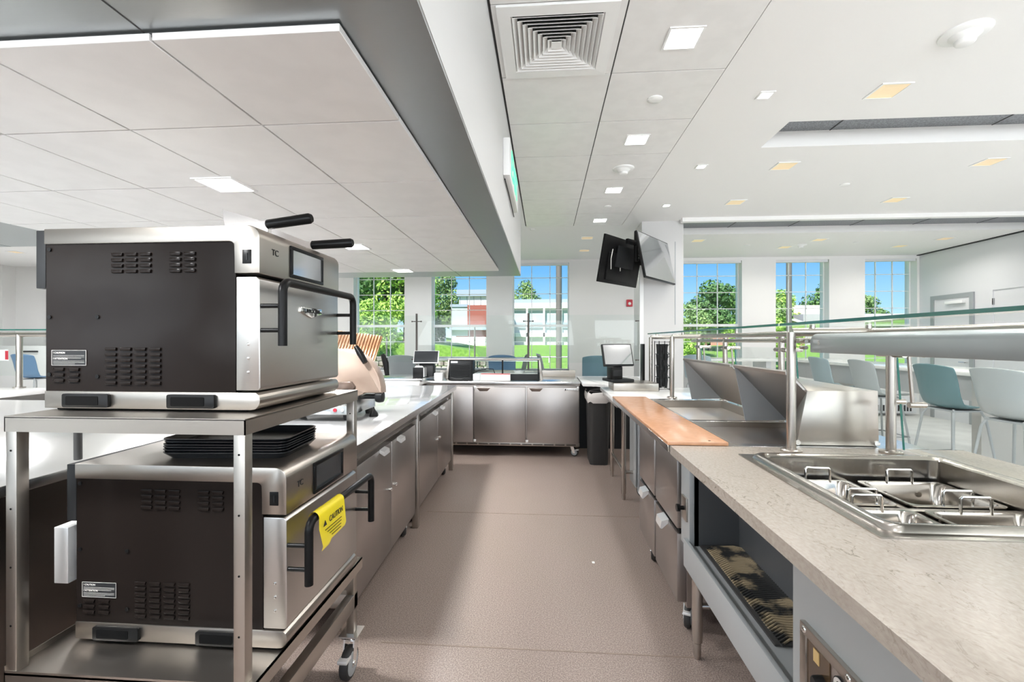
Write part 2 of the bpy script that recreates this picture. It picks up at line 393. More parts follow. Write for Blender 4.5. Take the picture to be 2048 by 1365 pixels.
# wall far left, wall behind the camera with big windows
struct('wall_left', M().box(-13.2, -13, -4, YB + .3, 0, ZC + .3), WHITE)
rw = M(); RX = [(-11, -8.6), (-7.8, -5.4), (-4.6, -2.2), (-1.4, 1.0), (1.8, 4.2), (4.8, 6.6)]
e = [-13.2] + [q for p in RX for q in p] + [XR + .2]
for i in range(0, len(e), 2): rw.box(e[i], e[i + 1], -4.2, -4, 0, ZC + .1)
for a, bb in RX: rw.box(a, bb, -4.2, -4, 0, .7).box(a, bb, -4.2, -4, 2.75, ZC + .1)
struct('wall_front', rw, WHITE)
for a, bb in RX:      # added fill at the unseen front windows, tilted up to brighten the ceilings
    l = bpy.data.lights.new('window_daylight', 'AREA'); l.shape = 'RECTANGLE'; l.size = bb - a; l.size_y = 2.0; l.energy = 135; l.spread = math.radians(150); l.color = (.93, .97, 1.)
    q = bpy.data.objects.new('window_daylight', l); COL.objects.link(q); q.location = ((a + bb) / 2, -4.1, 1.7); q.rotation_euler = (math.radians(90 + 62), 0, 0)
# square column by the counter end
m = M().box(1.31, 1.86, 6.28, 6.83, 0, ZC + .05); pc = struct('wall_column', m, mat('pale grey column paint', (.60, .595, .59), .6))
M().box(1.745, 1.757, 6.276, 6.284, 1.6, 2.72).put('panel_joint', GREYP, pc)
M().box(1.275, 1.325, 6.24, 6.29, .9, 2.4).put('white_cover_strip', TRIMW, pc)
m = M().box(-12.3, -11.5, 8.86, 9.12, 0, ZC).box(-10.6, -10.2, 8.95, 9.12, 0, ZC); struct('wall_pilaster', m, WHITE)

# ------------------------------------------------------------------ lamps
def lamp_or_fill(o, x, y, z, e, s=.16, col=(.975, .985, 1.)):
    l = bpy.data.lights.new('downlight_beam', 'AREA'); l.shape = 'SQUARE'; l.size = s; l.energy = e; l.color = col; l.spread = math.radians(150)  # serves built lamps and also added lights that have no fixture
    q = bpy.data.objects.new('downlight_beam', l); COL.objects.link(q); q.location = (x, y, z - .012)
def square_lamp(x, y, z, s, label, group, kind='lit', e=0., m=None):
    t = thing('ceiling_light', label, 'ceiling light', (x, y, z), 0, group)
    h = s / 2; k = M()
    k.fr4('Z', -h, h, -h, h, .012, -.006, -.0002)
    k.put('frame', TRIMW, t)
    i = h - .012
    if kind == 'lit':
        M().prism([(-i, -.0005), (i, -.0005), (i, .0), (-i, .0)], -i, i, 'Y').put('diffuser', LAMP, t)
    else:
        r = M(); d = .05; j = i * .55
        r.quad((-i, -i, -.001), (i, -i, -.001), (i, -i + .004, -.001), (-i, -i + .004, -.001))
        for p in (((-i, -i), (i, -i)), ((i, -i), (i, i)), ((i, i), (-i, i)), ((-i, i), (-i, -i))):
            (xa, ya), (xb, yb) = p
            r.quad((xa, ya, -.004), (xb, yb, -.004), (xb * .55, yb * .55, -.0005), (xa * .55, ya * .55, -.0005))
        r.quad((-j, -j, -.0006), (j, -j, -.0006), (j, j, -.0006), (-j, j, -.0006))
        r.put('reflector', WARM, t, 'gold tinted reflector')
    if e: lamp_or_fill(t, x, y, z, e, s * .8, (.975, .985, 1.) if kind == 'lit' else (1, .965, .91))
    return t
E_T, E_S, E_C, E_W = 5, 1.6, 22, 9
lab = ['large square ceiling light in the white tiles right of the air vent', 'square ceiling light in the tiles between blank disc and smoke detector',
       'square ceiling light in the tiles just beyond the corridor smoke detector', 'farthest square ceiling light of the tiled strip above the screens']
for i, y in enumerate((2.49, 3.72, 4.945, 6.17)): square_lamp(.735, y, ZC, .185, lab[i], 'square lights along the tiled strip', 'lit', E_T * (1 if y < 4 else .5))
for y in (1.26, .03, -1.2, -2.4): lamp_or_fill(None, .735, y, ZC, E_T * (.35 if y > -1 else .8))  # row carried on unseen behind the camera, no fixtures, added for brightness
lab = ['nearest small square spotlight in the plain ceiling strip', 'middle small square spotlight in the plain ceiling strip', 'farthest small square spotlight in the plain ceiling strip by the column']
for i, y in enumerate((3.105, 4.335, 5.55)): square_lamp(1.445, y, ZC, .095, lab[i], 'small spotlights beside the tiles', 'lit', E_S)
for y in (1.9, .6, -.8): lamp_or_fill(None, 1.445, y, ZC, E_S * .6, .1)  # unseen fill beams, added without any spotlight body
lab = ['square light in the tile canopy nearest above the ovens', 'square light in the tile canopy behind the black peel handles', 'farthest square light in the tile canopy near the windows', ]
for i, y in enumerate((1.99, 3.37, 4.55)): square_lamp(-1.465 + (.02 if i else 0), y, 2.10, .19, lab[i], 'square lights in the tile canopy', 'lit', E_C)
square_lamp(-4.0, 2.65, ZS, .3, 'square light in the metal soffit at the far left edge', 'square lights in the tile canopy', 'lit', E_C)
for x, y in ((-1.465, .6), (-2.9, .6), (-1.4, -1.2), (-2.8, 3.3), (-6, 1.5), (-6, -1)): lamp_or_fill(None, x, y, ZS - .06, E_C)  # added fill below the soffit, no lamps are built here
WL = [(2.21, 3.11, 'gold recessed light nearest the dome smoke detector'), (2.205, 4.375, 'gold recessed light below the dark recess, left one of the middle row'), (2.215, 5.48, 'gold recessed light just before the second recess, left one'),
      (4.0, 4.41, 'gold recessed light at the right edge of the photo'), (4.0, 5.52, 'gold recessed light just before the second recess, right one'),
      (2.46, 7.53, 'gold recessed light beyond the second recess, left one of the row'), (4.37, 7.6, 'gold recessed light beyond the second recess, middle of the row'),
      (6.3, 7.66, 'gold recessed light beyond the second recess, right one of the row'), (4.12, 8.16, 'gold recessed light nearest above the fifth window'), (6.03, 8.21, 'gold recessed light nearest above the sixth window'),
      (.66, 7.2, 'gold recessed light left of the hanging screens'), (.7, 8.2, 'gold recessed light above the white wall left of the hanging screens')]
for x, y, l in WL: square_lamp(x, y, ZC, .19, l, 'gold recessed lights of the dining ceiling', 'warm', E_W * (.3 if 5 < y < 7 and x < 3 else 1 if y < 7 else .55 if x > 2 else .25))
for x, y in ((5, 2), (6, 3.2), (6, 5.4), (5.4, .6), (4, -1.6), (-6, 5), (-9, 5), (-9, 7.8), (-6, 7.8), (-2.6, 7.6), (-9, 2)): lamp_or_fill(None, x, y, ZC if (x > -5 or y > 3.4) else ZS, E_W * (1.2 if x > -5 else 3.2), .3)  # added dining fill without fixtures, strongest at far left to lift that side
square_lamp(-9.6, 7.6, ZC, .19, 'gold recessed light over the dining area at far left', 'gold recessed lights of the dining ceiling', 'warm', 0)

# ceiling fittings
def disc(x, y, r, label, name='ceiling_disc'):
    tag(M().lathe([(r * .2, -.012), (r * .8, -.012), (r, -.006), (r, 0)], (0, 0, 0), 28).put(name, TRIMW), label, 'ceiling cover').location = (x, y, ZC)
disc(.733, 3.105, .05, 'white blank disc in the tiled strip beyond the nearest light')
disc(.75, 5.54, .045, 'white blank disc in the tiled strip before the farthest light')
disc(3.09, 4.94, .045, 'white blank disc in the plain dining ceiling')
disc(3.4, 7.95, .05, 'white blank disc on the far dining ceiling')
disc(-.17, 6.6, .04, 'small white disc in the far ceiling left of the screens')
disc(5.1, 7.85, .05, 'white blank disc far right near the sixth window')
def smoke(x, y, label, k=1.):
    t = thing('smoke_detector', label, 'smoke detector', (x, y, ZC), 0, 'smoke detectors'); t.scale = (k, k, k)
    M().lathe([(.02, -.016), (.085, -.014), (.098, -.006), (.1, 0)], n=32).put('base', TRIMW, t)
    M().lathe([(.03, -.056), (.036, -.053), (.04, -.046), (.04, -.036), (.062, -.016), (.062, -.014)], n=28).put('sensor_head', TRIMW, t)
smoke(.735, 4.335, 'round white smoke detector in the tiled strip'); smoke(2.2, 2.555, 'round white smoke detector at the top right of the photo', 1.1); smoke(4.3, 8.0, 'round white smoke detector on the far dining ceiling', .9)
# air diffuser in the tile
t = thing('air_vent', 'square white louvred air vent in the ceiling tiles', 'air vent', (.062, 2.485, ZC))
m = M(); R = .285
R0 = .285
def ring(mm, r0, z0, r1, z1):
    p = [(-1, -1), (1, -1), (1, 1), (-1, 1)]
    for i in range(4):
        (a, bb), (c2, d) = p[i], p[(i + 1) % 4]
        mm.quad((a * r0, bb * r0, z0), (c2 * r0, d * r0, z0), (c2 * r1, d * r1, z1), (a * r1, bb * r1, z1))
ring(m, .30, .0, .30, -.01); ring(m, .30, -.01, .288, -.01); ring(m, .288, -.01, .235, -.012); ring(m, .235, -.012, .225, .0)
m.put('frame', TRIMW, t)
for k in range(8):
    m = M(); r = .216 - k * .0255
    ring(m, r + .011, -.013, r - .011, .009); ring(m, r + .011, -.013, r + .009, -.0138); ring(m, r + .009, -.0138, r - .013, .0085)
    m.put('louvre', TRIMW, t)
M().box(-.028, .028, -.028, .028, -.012, -.009).put('centre_plate', TRIMW, t)
M().box(-.29, .29, -.29, .29, .0095, .0115).put('dark_throat', CHARC, t, 'dark duct opening')
# exit sign on the soffit side
t = thing('exit_sign', 'white exit sign with green letters on the soffit side', 'exit sign', (XT0, 3.45, 2.6))
M().box(.0, .045, -.45, .45, -.12, .13, .004).put('housing', TRIMW, t)
txt('lettering', 'EXIT', .26, (.047, 0, 0), SIDE, GREEN, t, .002, 1.25)['label'] = 'green letters'
M().tube([(.01, -.43, -.14), (.01, -.1, -.13), (.012, .1, -.15), (.01, .46, -.15)], .004, 6).put('cable', BLACK, t, 'dark cable')
# fire alarms
def alarm(x, y, z, label):
    t = thing('fire_alarm', label, 'fire alarm', (x, y, z), 0, 'fire alarms')
    M().box(-.06, .06, -.035, 0, -.07, .07, .012).put('body', RED, t)
    M().lathe([(.002, -.05), (.022, -.046), (.03, -.036), (.03, -.03)], (0, 0, -.01), 16, 'Y').put('strobe', PAPER, t, 'white strobe lens')
alarm(1.655, YB, 2.125, 'red fire alarm on the white wall under the hanging screens'); alarm(-11.75, 8.86, 2.12, 'red fire alarm on the wall at the far left')
# ================================================================== left: oven stand, ovens
def caution_label(parent, y, x, z, w=.11, h=.045):
    """dark printed label on a side panel facing -Y"""
    o = M().box(x, x + w, y - .0012, y, z, z + h).put('warning_label', CHARC, parent, 'black warning label')
    k = M(); t = .0012
    k.fr4('Y', x, x + w, z, z + h, t * .7, y - .0018, y - .001)
    for i in range(3): k.box(x + .005, x + w - .006 - .01 * (i == 2), y - .0018, y - .001, z + h - .016 - i * .004, z + h - .0155 - i * .004)
    for i in range(3): k.box(x + .005, x + w - .006 - .03 * (i == 2), y - .0018, y - .001, z + .0125 - i * .004, z + .0130 - i * .004)
    k.put('fine_print', INKW, o)
    txt('heading', '\u26a0 CAUTION'.replace('\u26a0', '!'), .0075, (x + .005, y - .0018, z + h - .008), FRONT, INKW, o, .0003, 1, 'LEFT')
    txt('heading', '! ATTENTION', .0075, (x + .005, y - .0018, z + .0195), FRONT, INKW, o, .0003, 1, 'LEFT')

def make_oven(label, loc):
    t = thing('countertop_oven', label, 'oven', loc, 0, 'stacked countertop ovens')
    Wd, D, H = .50, .665, .535
    M().box(-D, -.075, .006, Wd - .006, .01, .49).put('body', OVENB, t, 'dark bronze side panels')
    # side louvres, raised pillows on the near side
    def louv(x, z, n, mm, dx=.044, dz=.0165):
        lv = M()
        for i in range(n):
            for j in range(mm):
                a, c = x + i * dx, z - j * dz
                lv.prism([(a, c), (a + .036, c), (a + .034, c - .010), (a + .002, c - .010)], .001, .008, 'Y', .0015)
        lv.put('louvre_bank', OVENB, t)
    louv(-.455, .462, 3, 4); louv(-.275, .462, 2, 4); louv(-.64, .125, 2, 3, .048); louv(-.475, .185, 4, 7, .046)
    for x, z in ((-.652, .475), (-.652, .275), (-.652, .105), (-.50, .275), (-.50, .10)): M().lathe([(.001, .0), (.006, .0), (.005, .004), (.001, .005)], (x, .0025, z), 12, 'Y').put('screw', BLACK, t, 'black screw')
    caution_label(t, .0055, -.645, .132)
    # hood: wraps top, near end strip and overhanging control fascia
    pr = [(-D, .49), (-D, H)] + arc(-.035, H - .035, .035, 90, 0, 8) + [(.0, .398), (-.075, .398), (-.075, .475)] + arc(-.09, .475, .015, 0, 90, 3)
    hd = M().prism(pr, 0, Wd, 'Y', .002).put('hood', STEELH, t, 'stainless hood and control fascia')
    M().box(-.05, -.024, -.002, .001, .425, .465, .001).put('hook_plate', BLACK, hd, 'small black square plate')
    M().box(-.037, -.034, -.004, -.001, .435, .455).put('hook', CHARC, hd)
    # control screen
    y0, y1, z0, z1 = .155, .365, .407, .508
    k = M()
    k.fr4('X', y0, y1, z0, z1, .011, -.004, .006, .001)
    cs = k.put('control_screen', BLACK, t, 'black framed control screen')
    M().box(-.001, .003, y0 + .011, y1 - .011, z0 + .007, z1 - .007).put('display', SCREENT if loc[2] > 1 else SCREEN, cs)
    txt('maker_mark', 'TC', .026, (.001, .075, .468), SIDE, INK, t, .0008)
    # door
    dr = M().prism([(-.072, .062), (-.072, .388), (-.012, .388), (-.002, .38), (.0, .07), (-.006, .062)], .004, Wd - .004, 'Y', .002).put('door', STEELD if 0 else STEEL, t, 'stainless door')
    r = M()
    for z in (.115, .155, .195): r.lathe([(.001, -.003), (.004, -.002), (.0045, 0)], (-.036, .004, z), 10, 'Y')
    r.put('rivets', CHROME, dr)
    hx, ya, yb = .062, .012, .49
    p = [(hx, ya, .19), (hx, ya, .345)] + [(hx, ya + .03 * (1 - math.cos(a)), .345 + .03 * math.sin(a)) for a in (.4, .8, 1.2, 1.57)]
    q = [(x, ya + yb - y, z) for x, y, z in p][::-1]
    h = M().tube(p + q, .0125, 14)
    for y in (ya, yb):
        for z in (.235, .305): h.cyl((-.002, y, z), (hx, y, z), .0065, n=12)
    h.put('door_handle', BLACK, dr, 'black tubular door handle')
    bd = M().prism([(.215, .300), (.285, .283), (.355, .300), (.355, .318), (.215, .318)], -.002, .004, 'X', .001).put('badge', CHROME, dr, 'raised metal badge')
    txt('badge_lettering', 'TURBOCHEF', .0185, (.0045, .285, .306), SIDE, INK, bd, .0008, 1.12)
    # plinth with two black vents
    pl = M().prism([(-D, .006), (-D, .056), (-.012, .056)] + arc(-.03, .034, .03, 30, -60, 6) + [(-.03, .006)], .002, Wd - .002, 'Y', .001).put('plinth', STEELH, t, 'stainless plinth')
    for x in (-.60, -.275):
        v = M().prism(rrect(x, x + .145, .010, .050, .006), -.008, .003, 'Y', .001).put('vent_grille', BLACK, pl, 'black intake vent')
        M().prism(rrect(x + .014, x + .115, .017, .043, .004), -.0095, -.007, 'Y').put('vent_slot', SHADOWG, pl)
    M().box(-D + .02, -.05, .02, Wd - .02, .0, .012).put('underframe', SHADOWG, t, 'black recessed feet')
    # rear box
    M().box(-D - .03, -D, .004, Wd - .01, .36, H - .003, .002).put('rear_guard', CHARC, t, 'charcoal rear guard')
    return t
ov1 = make_oven('upper stainless and dark bronze oven on top of the steel stand', (-.811, 1.24, 1.176))
ov2 = make_oven('lower stainless and dark bronze oven on the shelf of the steel stand', (-.752, 1.275, .474))
M().box(-.735, -.689, .002, .2, .17, .34, .002).put('rear_duct', ALU, ov2, 'pale grey rear duct')

# the stand
t = thing('oven_stand', 'stainless steel stand on casters carrying the two ovens', 'equipment stand', (-1.13, 1.5, 0))
X0, X1, Y0, Y1 = -.345, .345, -.36, .36
m = M(); m.box(X0, X1, Y0, Y1, 1.17, 1.175).box(X0, X1, Y0, Y0 + .003, 1.132, 1.172).box(X0, X1, Y1 - .003, Y1, 1.132, 1.172).box(X0, X0 + .003, Y0, Y1, 1.132, 1.172).box(X1 - .003, X1, Y0, Y1, 1.132, 1.172)
m.put('top_shelf', STEELH, t)
m = M(); m.box(X0, X1 + .02, Y0, Y1, .466, .472).box(X0, X1 + .02, Y0, Y0 + .004, .425, .478).box(X1 + .016, X1 + .02, Y0, Y1, .43, .472).box(X0, X0 + .003, Y0, Y1, .43, .49)
m.put('lower_shelf', STEELH, t)
for (x, y) in ((X0, Y0), (X1 - .036, Y0), (X0, Y1 - .036), (X1 - .036, Y1 - .036)):
    z0 = .17
    l = M().box(x + .002, x + .034, y + .002, y + .034, z0, 1.16, .002).put('leg', STEELH, t)
    hh = M()
    for z in (1.08, .92, .76, .60, .30): hh.lathe([(.0005, -.0006), (.0028, -.0006), (.0028, .0)], (x + .018, y + .0015, z), 10, 'Y')
    hh.put('holes', SHADOWG, l)
    caster(t, x + .018, y + .018, z0, .062, 0, 'caster', .032)
m = M().box(X1 - .034, X1, Y0, Y1, .27, .33, .002).box(X0, X0 + .034, Y0, Y1, .27, .33, .002).box(X0, X1, Y1 - .034, Y1, .27, .33, .002).box(X0, X1, Y0, Y0 + .034, .27, .33, .002)
m.put('base_frame', STEELH, t)

# caution tag over the lower oven handle
t = thing('caution_tag', 'yellow caution tag hanging over the lower oven handle', 'tag', (-.690, 1.40, .849))
ta = .0165
prof = [(ta * math.sin(a), ta * math.cos(a)) for a in [math.radians(q) for q in range(-80, 95, 14)]]
prof += [(ta + .004, -.03), (ta + .010, -.075), (ta + .004, -.088)]
g = M(); ys = [-.085 + .17 * i / 10 for i in range(11)]
V = [[g.bm.verts.new((px + (.004 * math.sin(9 * yy + pz * 40) if pz < -.01 else 0), yy, pz * (1 + .12 * (yy < -.02)) )) for px, pz in prof] for yy in ys]
for A, B in zip(V, V[1:]):
    for i in range(len(A) - 1): g.bm.faces.new((A[i], B[i], B[i + 1], A[i + 1]))
g.put('film', YELLOW, t)
tt = txt('lettering', 'CAUTION', .026, (ta + .0075, .012, -.022), SIDE, INK, t, .0006, .8)
txt('warning_triangle', '\u25b2', .022, (ta + .0075, -.062, -.024), SIDE, INK, t, .0006)
k = M()
for i in range(4): k.box(ta + .0062 + i * .0011, ta + .0080 + i * .0011, -.06 + .012 * i, .05 - .004 * i, -.046 - i * .009, -.0448 - i * .009)
k.put('fine_print', INK, t)

# trays stacked on the lower oven
for i in range(6):
    z = 1.010 + i * .0085
    lb = ['bottom black baking tray of the stack on the lower oven', 'second black baking tray up in the stack on the lower oven', 'third black baking tray up in the stack on the lower oven',
        'fourth black baking tray up in the stack on the lower oven', 'fifth black baking tray up in the stack on the lower oven', 'topmost black baking tray of the stack on the lower oven'][i]
    g = M(); o1 = rrect(-.2, .2, -.12, .12, .03, 5); o2 = rrect(-.182, .182, -.102, .102, .03, 5)
    n = len(o1); A = [g.bm.verts.new((x, y, .02)) for x, y in o1]; A2 = [g.bm.verts.new((x * .985, y * .985, .02)) for x, y in o1]; B = [g.bm.verts.new((x, y, .001)) for x, y in o2]
    A3 = [g.bm.verts.new((x, y, .0175)) for x, y in o1]; B3 = [g.bm.verts.new((x * 1.01, y * 1.01, -.0012)) for x, y in o2]
    for j in range(n):
        k = (j + 1) % n
        g.bm.faces.new((A[j], A[k], A2[k], A2[j])); g.bm.faces.new((A2[j], A2[k], B[k], B[j])); g.bm.faces.new((A3[j], A3[k], A[k], A[j])); g.bm.faces.new((B3[j], B3[k], A3[k], A3[j]))
    g.bm.faces.new(B); g.bm.faces.new(B3[::-1])
    t = tag(g.put('baking_tray', BLACKG), lb, 'baking tray', 'black trays on the lower oven')
    t.location = (-1.015 + random.uniform(-.004, .004), 1.475 + random.uniform(-.003, .003), z); t.rotation_euler = (0, 0, .06 + random.uniform(-.012, .012))

# pizza peels on the upper oven
def peel(label, loc, rz, tilt):
    t = thing('oven_peel', label, 'peel', loc, 0, 'peels on the upper oven'); t.rotation_euler = (0, tilt, rz)
    M().tube([(0, 0, 0), (.004, 0, 0), (.15, 0, 0), (.158, 0, 0)], [.012, .0165, .0175, .013], 16).put('handle', BLACK, t, 'black rounded handle')
    p = M()
    p.prism([(-.0, -.0), (-.0, .09), (-.30, .12), (-.30, .0)], -.047, -.045, 'Z')
    p.put('blade', STEELD, t)
    p = M().prism([(-.005, -.045), (.012, .012), (-.02, .016), (-.15, .075), (-.145, -.045)], -.0015, .0015, 'Y'); p.put('side_wall', STEELD, t)
    return t
peel('black handled steel peel nearest the camera on the upper oven', (-.935, 1.47, 1.772), .0, math.radians(-7))
peel('black handled steel peel farther back on the upper oven', (-.88, 1.66, 1.742), .05, math.radians(-3))

# ------------------------------------------------------------------ rear steel counter, ledge with glass
t = thing('steel_counter', 'long stainless counter behind the oven stand with dark side panels', 'counter', (-3.1, 2.0, 0))
M().box(-1.4, 1.31, -1.6, 1.4, .86, .90, .004).put('worktop', STEELT, t)
M().box(-1.38, 1.27, -1.58, 1.38, .12, .86).put('cabinet', mat('smoked dark stainless', (.16, .14, .125), .3, 1.), t, 'darker stainless cabinet')  # shadow on the steel is put into this darker base colour
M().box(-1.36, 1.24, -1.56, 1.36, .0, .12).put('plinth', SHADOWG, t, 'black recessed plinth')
t = thing('serving_ledge', 'white quartz serving ledge at far left with sneeze guard post', 'serving ledge', (-6.3, 3.68, 0))
M().box(-3.0, 1.75, -.3, .27, .9, .94, .003).put('ledge_top', QUARTZW, t)
M().box(-2.9, 1.7, -.2, .2, 0, .9).put('ledge_front', STEELT, t, 'stainless ledge front')
t = thing('sneeze_guard', 'glass topped sneeze guard with steel post at far left', 'sneeze guard', (-4.89, 3.9, .94))
M().lathe([(.045, 0), (.045, .012), (.024, .014), (.024, .5)], n=20).put('post', TUBE, t)
M().cyl((-1.6, 0, .50), (.98, 0, .50), .022, n=14).put('rail', TUBE, t)
M().box(-1.6, 1.0, -.2, .25, .535, .545).put('glass_shelf', GLASS, t); M().box(-1.6, 1.0, -.202, -.2, .535, .545).put('glass_edge', EDGE, t, 'green glass edge')
M().box(-1.6, 1.0, .18, .186, .1, .5).put('front_glass', GLASS, t)
t = thing('menu_stand', 'tall grey display panel left of the upper oven', 'display panel', (-5.1, 4.6, 0))
M().box(-.3, .3, 0, .05, 1.34, 1.96, .004).put('panel', GREYM, t); M().cyl((0, .03, 0), (0, .03, 1.36), .03).put('stand_pole', TUBE, t); M().lathe([(.2, 0), (.2, .01), (.03, .02)], (0, .03, 0)).put('stand_foot', TUBE, t)
tag(M().tube([(-1.83, 1.66, .915), (-1.825, 1.655, 1.0), (-1.82, 1.65, 1.16), (-1.78, 1.63, 1.30), (-1.68, 1.6, 1.38), (-1.50, 1.56, 1.40)], .0135, 10).put('thick_hose', BLACKR), 'thick black power cord behind the oven stand', 'power cord')

# ------------------------------------------------------------------ aisle counter on the left with under-counter fridges (turned 1.8 degrees)
RZ = math.radians(1.85)
t = thing('aisle_counter', 'stainless edged white worktop along the left of the aisle', 'counter', (-.862, 2.02, 0), RZ)
M().box(-.84, 0, .005, 2.83, .862, .90, .003).put('worktop', noise_col(mat('bright polished worktop', (.37, .37, .367), .1, .3), (.36, .36, .357), (.38, .38, .377), 4, 3), t)
M().box(-.002, .002, .004, 2.832, .858, .898).put('edge_band', STEELT, t, 'stainless front edge')
for y in (.02, 1.27, 2.77):
    M().box(-.075, -.03, y, y + .042, 0, .86, .002).put('leg', STEELH, t); M().box(-.82, -.775, y, y + .042, 0, .86, .002).put('leg', STEELH, t)
def uc_fridge(label, y0, y1, n):
    t = thing('undercounter_fridge', label, 'fridge', (-.862, 2.02, 0), RZ, 'fridges under the left worktop')
    M().box(-.74, -.085, y0, y1, .12, .83, .003).put('body', STEELD, t)
    wd = (y1 - y0) / n
    M().prism([(-.09, .80), (-.045, .80), (-.028, .815), (-.05, .832), (-.09, .832)], y0, y1, 'Y').put('grip_rail', STEELT, t, 'bright rounded grip rail')
    for k in range(n):
        a = y0 + k * wd + .004; b = a + wd - .008
        d = M().box(-.085, -.04, a, b, .125, .772, .003).put('door', STEELD, t)
        hy = b - .22 if k == 0 else a + .10
        M().prism([(-.04, .775), (-.012, .765), (-.008, .742), (-.014, .74), (-.04, .757)], hy, hy + .09, 'Y').put('handle', ALU, d, 'bright angled pull handle')
        ky = b - .045 if k == 0 else a + .045
        M().lathe([(.012, -.04), (.012, -.026), (.008, -.022), (.004, -.02)], (0, ky, .50), 14, 'X').put('lock', CHROME, d, 'chrome lock')
    for y in (y0 + .08, y1 - .07): caster(t, -.12, y, .12, .05, .5)
    for y in (y0 + .08, y1 - .07): caster(t, -.66, y, .12, .05, .5)
    return t
uc_fridge('two door stainless fridge under the left worktop, nearer one', .10, 1.24, 2)
uc_fridge('two door stainless fridge under the left worktop, farther one', 1.36, 2.72, 2)

# ------------------------------------------------------------------ meat slicer
t = thing('meat_slicer', 'tan and silver meat slicer with black knobs on the left worktop', 'slicer', (-1.14, 2.64, .9))
TANREFL = mat('warm tan slicer enamel', (.52, .39, .31), .32, .4)  # tan reflection on the steel housing, put into its base colour
M().prism([(-.62, .035), (-.62, .19), (-.12, .19), (0, .155), (0, .035)], .0, .36, 'Y', .012).put('base', STEELT, t, 'silver base')
M().box(-.55, .012, -.022, .0, .04, .10, .003).put('control_strip', STEELT, t)
cp = M().box(-.13, -.02, -.028, -.02, .045, .095, .003).put('control_panel', LGREY, t, 'pale push button panel')
M().lathe([(.011, -.006), (.011, 0)], (-.1, -.027, .07), 16, 'Y').put('stop_button', RED, cp, 'red stop button'); M().lathe([(.009, -.006), (.009, 0)], (-.055, -.027, .07), 16, 'Y').put('start_button', PAPER, cp, 'white button')
for x in (-.55, -.06): M().lathe([(.02, 0), (.026, .035)], (x, .05, 0), 14).put('foot', BLACKR, t)
for x in (-.5, -.03): M().lathe([(.02, 0), (.026, .035)], (x, .31, 0), 14).put('foot', BLACKR, t)
# blade housing: thick rounded disc
o = arc(-.16, .16, .27, 90, 0, 14) + [(.11, .15), (-.55, .15)] + arc(-.42, .30, .13, 180, 90, 6)
M().prism(o, .16, .26, 'Y', .012).put('blade_guard', TANREFL, t, 'tan rounded blade housing')
# ridged product tray leaning behind
m = M()
for k in range(15): m.box(-.42 + k * .022, -.42 + k * .022 + .014, -.004, .010, 0, .20, .002)
m.box(-.43, -.09, .006, .016, 0, .2); m.rot(math.radians(-28), 'X'); m.rot(math.radians(7), 'Y'); m.move((.04, .46, .33)); m.put('ridged_tray', noise_col(steel('copper reflecting ridged tray', (.72, .48, .32)), (.74, .55, .40), (.62, .36, .2), 3, 2, p0=.3, p1=.7), t, 'orange brown ridged tray')  # orange and brown reflections are painted into the tray colour
M().tube([(-.05, .15, .445), (-.02, .14, .405), (.02, .13, .345)], [.014, .021, .017], 12).put('tray_handle', BLACK, t, 'black tray handle')
M().tube([(.105, .20, .395), (.125, .20, .34), (.135, .20, .26)], [.014, .02, .014], 12).put('gauge_handle', BLACK, t, 'black gauge handle')
M().prism([(-.22, .225), (-.03, .235), (-.005, .20), (-.02, .155), (-.12, .135), (-.15, .165), (-.22, .17)], .02, .06, 'Y', .008).put('grip_plate', noise_col(mat('brown smoked grip', (.12, .08, .06), .3, .3), (.10, .07, .055), (.17, .12, .095), 10, 3), t, 'brown grip plate')
M().cyl((-.06, .04, .19), (-.06, .04, .12), .028).put('pivot', BLACK, t, 'black pivot')
k = M().cyl((.0, .2, .125), (.06, .2, .125), .016); k.lathe([(.02, .06), (.036, .066), (.04, .085), (.036, .108), (.02, .112)], (0, .2, .125), 18, 'X'); k.put('thickness_knob', CHARC, t, 'charcoal round knob')
tag(M().lathe([(.03, 0), (.026, .02), (.008, .045), (.003, .06)], n=14).put('sharpener_cap', BLACK), 'small black cone standing on the left worktop by the slicer', 'cap').location = (-1.09, 2.83, .9)
# ================================================================== back line
t = thing('worktop_fridge', 'three door stainless worktop fridge across the end of the aisle', 'fridge', (-.51, 5.4, 0))
x0, x1 = -.92, .915
M().box(x0, x1, .02, .74, .14, .86, .004).put('body', STEELD, t)
M().box(x0 - .04, x1 + .008, -.012, .78, .855, .90, .006).put('worktop', STEELT, t, 'bright steel worktop')
M().box(x0, x1, .74, .775, .90, .985, .003).put('backsplash', STEELH, t)
for a, b in ((-.912, -.345), (-.322, .28), (.300, .905)):
    d = M().box(a, b, -.03, .015, .175, .835, .004).put('door', STEELD, t)
    M().prism([(a + .02, .822), (a + .185, .822), (a + .15, .785), (a + .055, .785)], -.036, -.028, 'Y', .003).put('handle', noise_col(mat('bronze recessed grip', (.20, .155, .13), .3, .8), (.18, .14, .12), (.23, .18, .15), 5), d, 'dark bronze recessed grip')
    h = M().box(b - .02 if a > 0 else a - .012, b if a > 0 else a + .012, -.036, -.02, .815, .845, .002).box(a - .018, a + .012, -.036, -.02, .182, .21, .002); h.put('hinge', ALU, d, 'bright hinges')
pl = M().box(.735, .90, -.034, -.028, .795, .822, .001).put('name_plate', ALU, t, 'pale name plate')
txt('plate_lettering', 'BEVERAGE-AIR', .0185, (.825, -.0345, .8085), FRONT, INK, pl, .0005); M().box(.742, .757, -.036, -.033, .8, .817).put('plate_mark', INK, pl)
k = M()
k.box(x0, x1, -.012, .02, .135, .172, .002); gl = k.put('kick_grille', STEELH, t, 'slotted steel kick grille')
k = M()
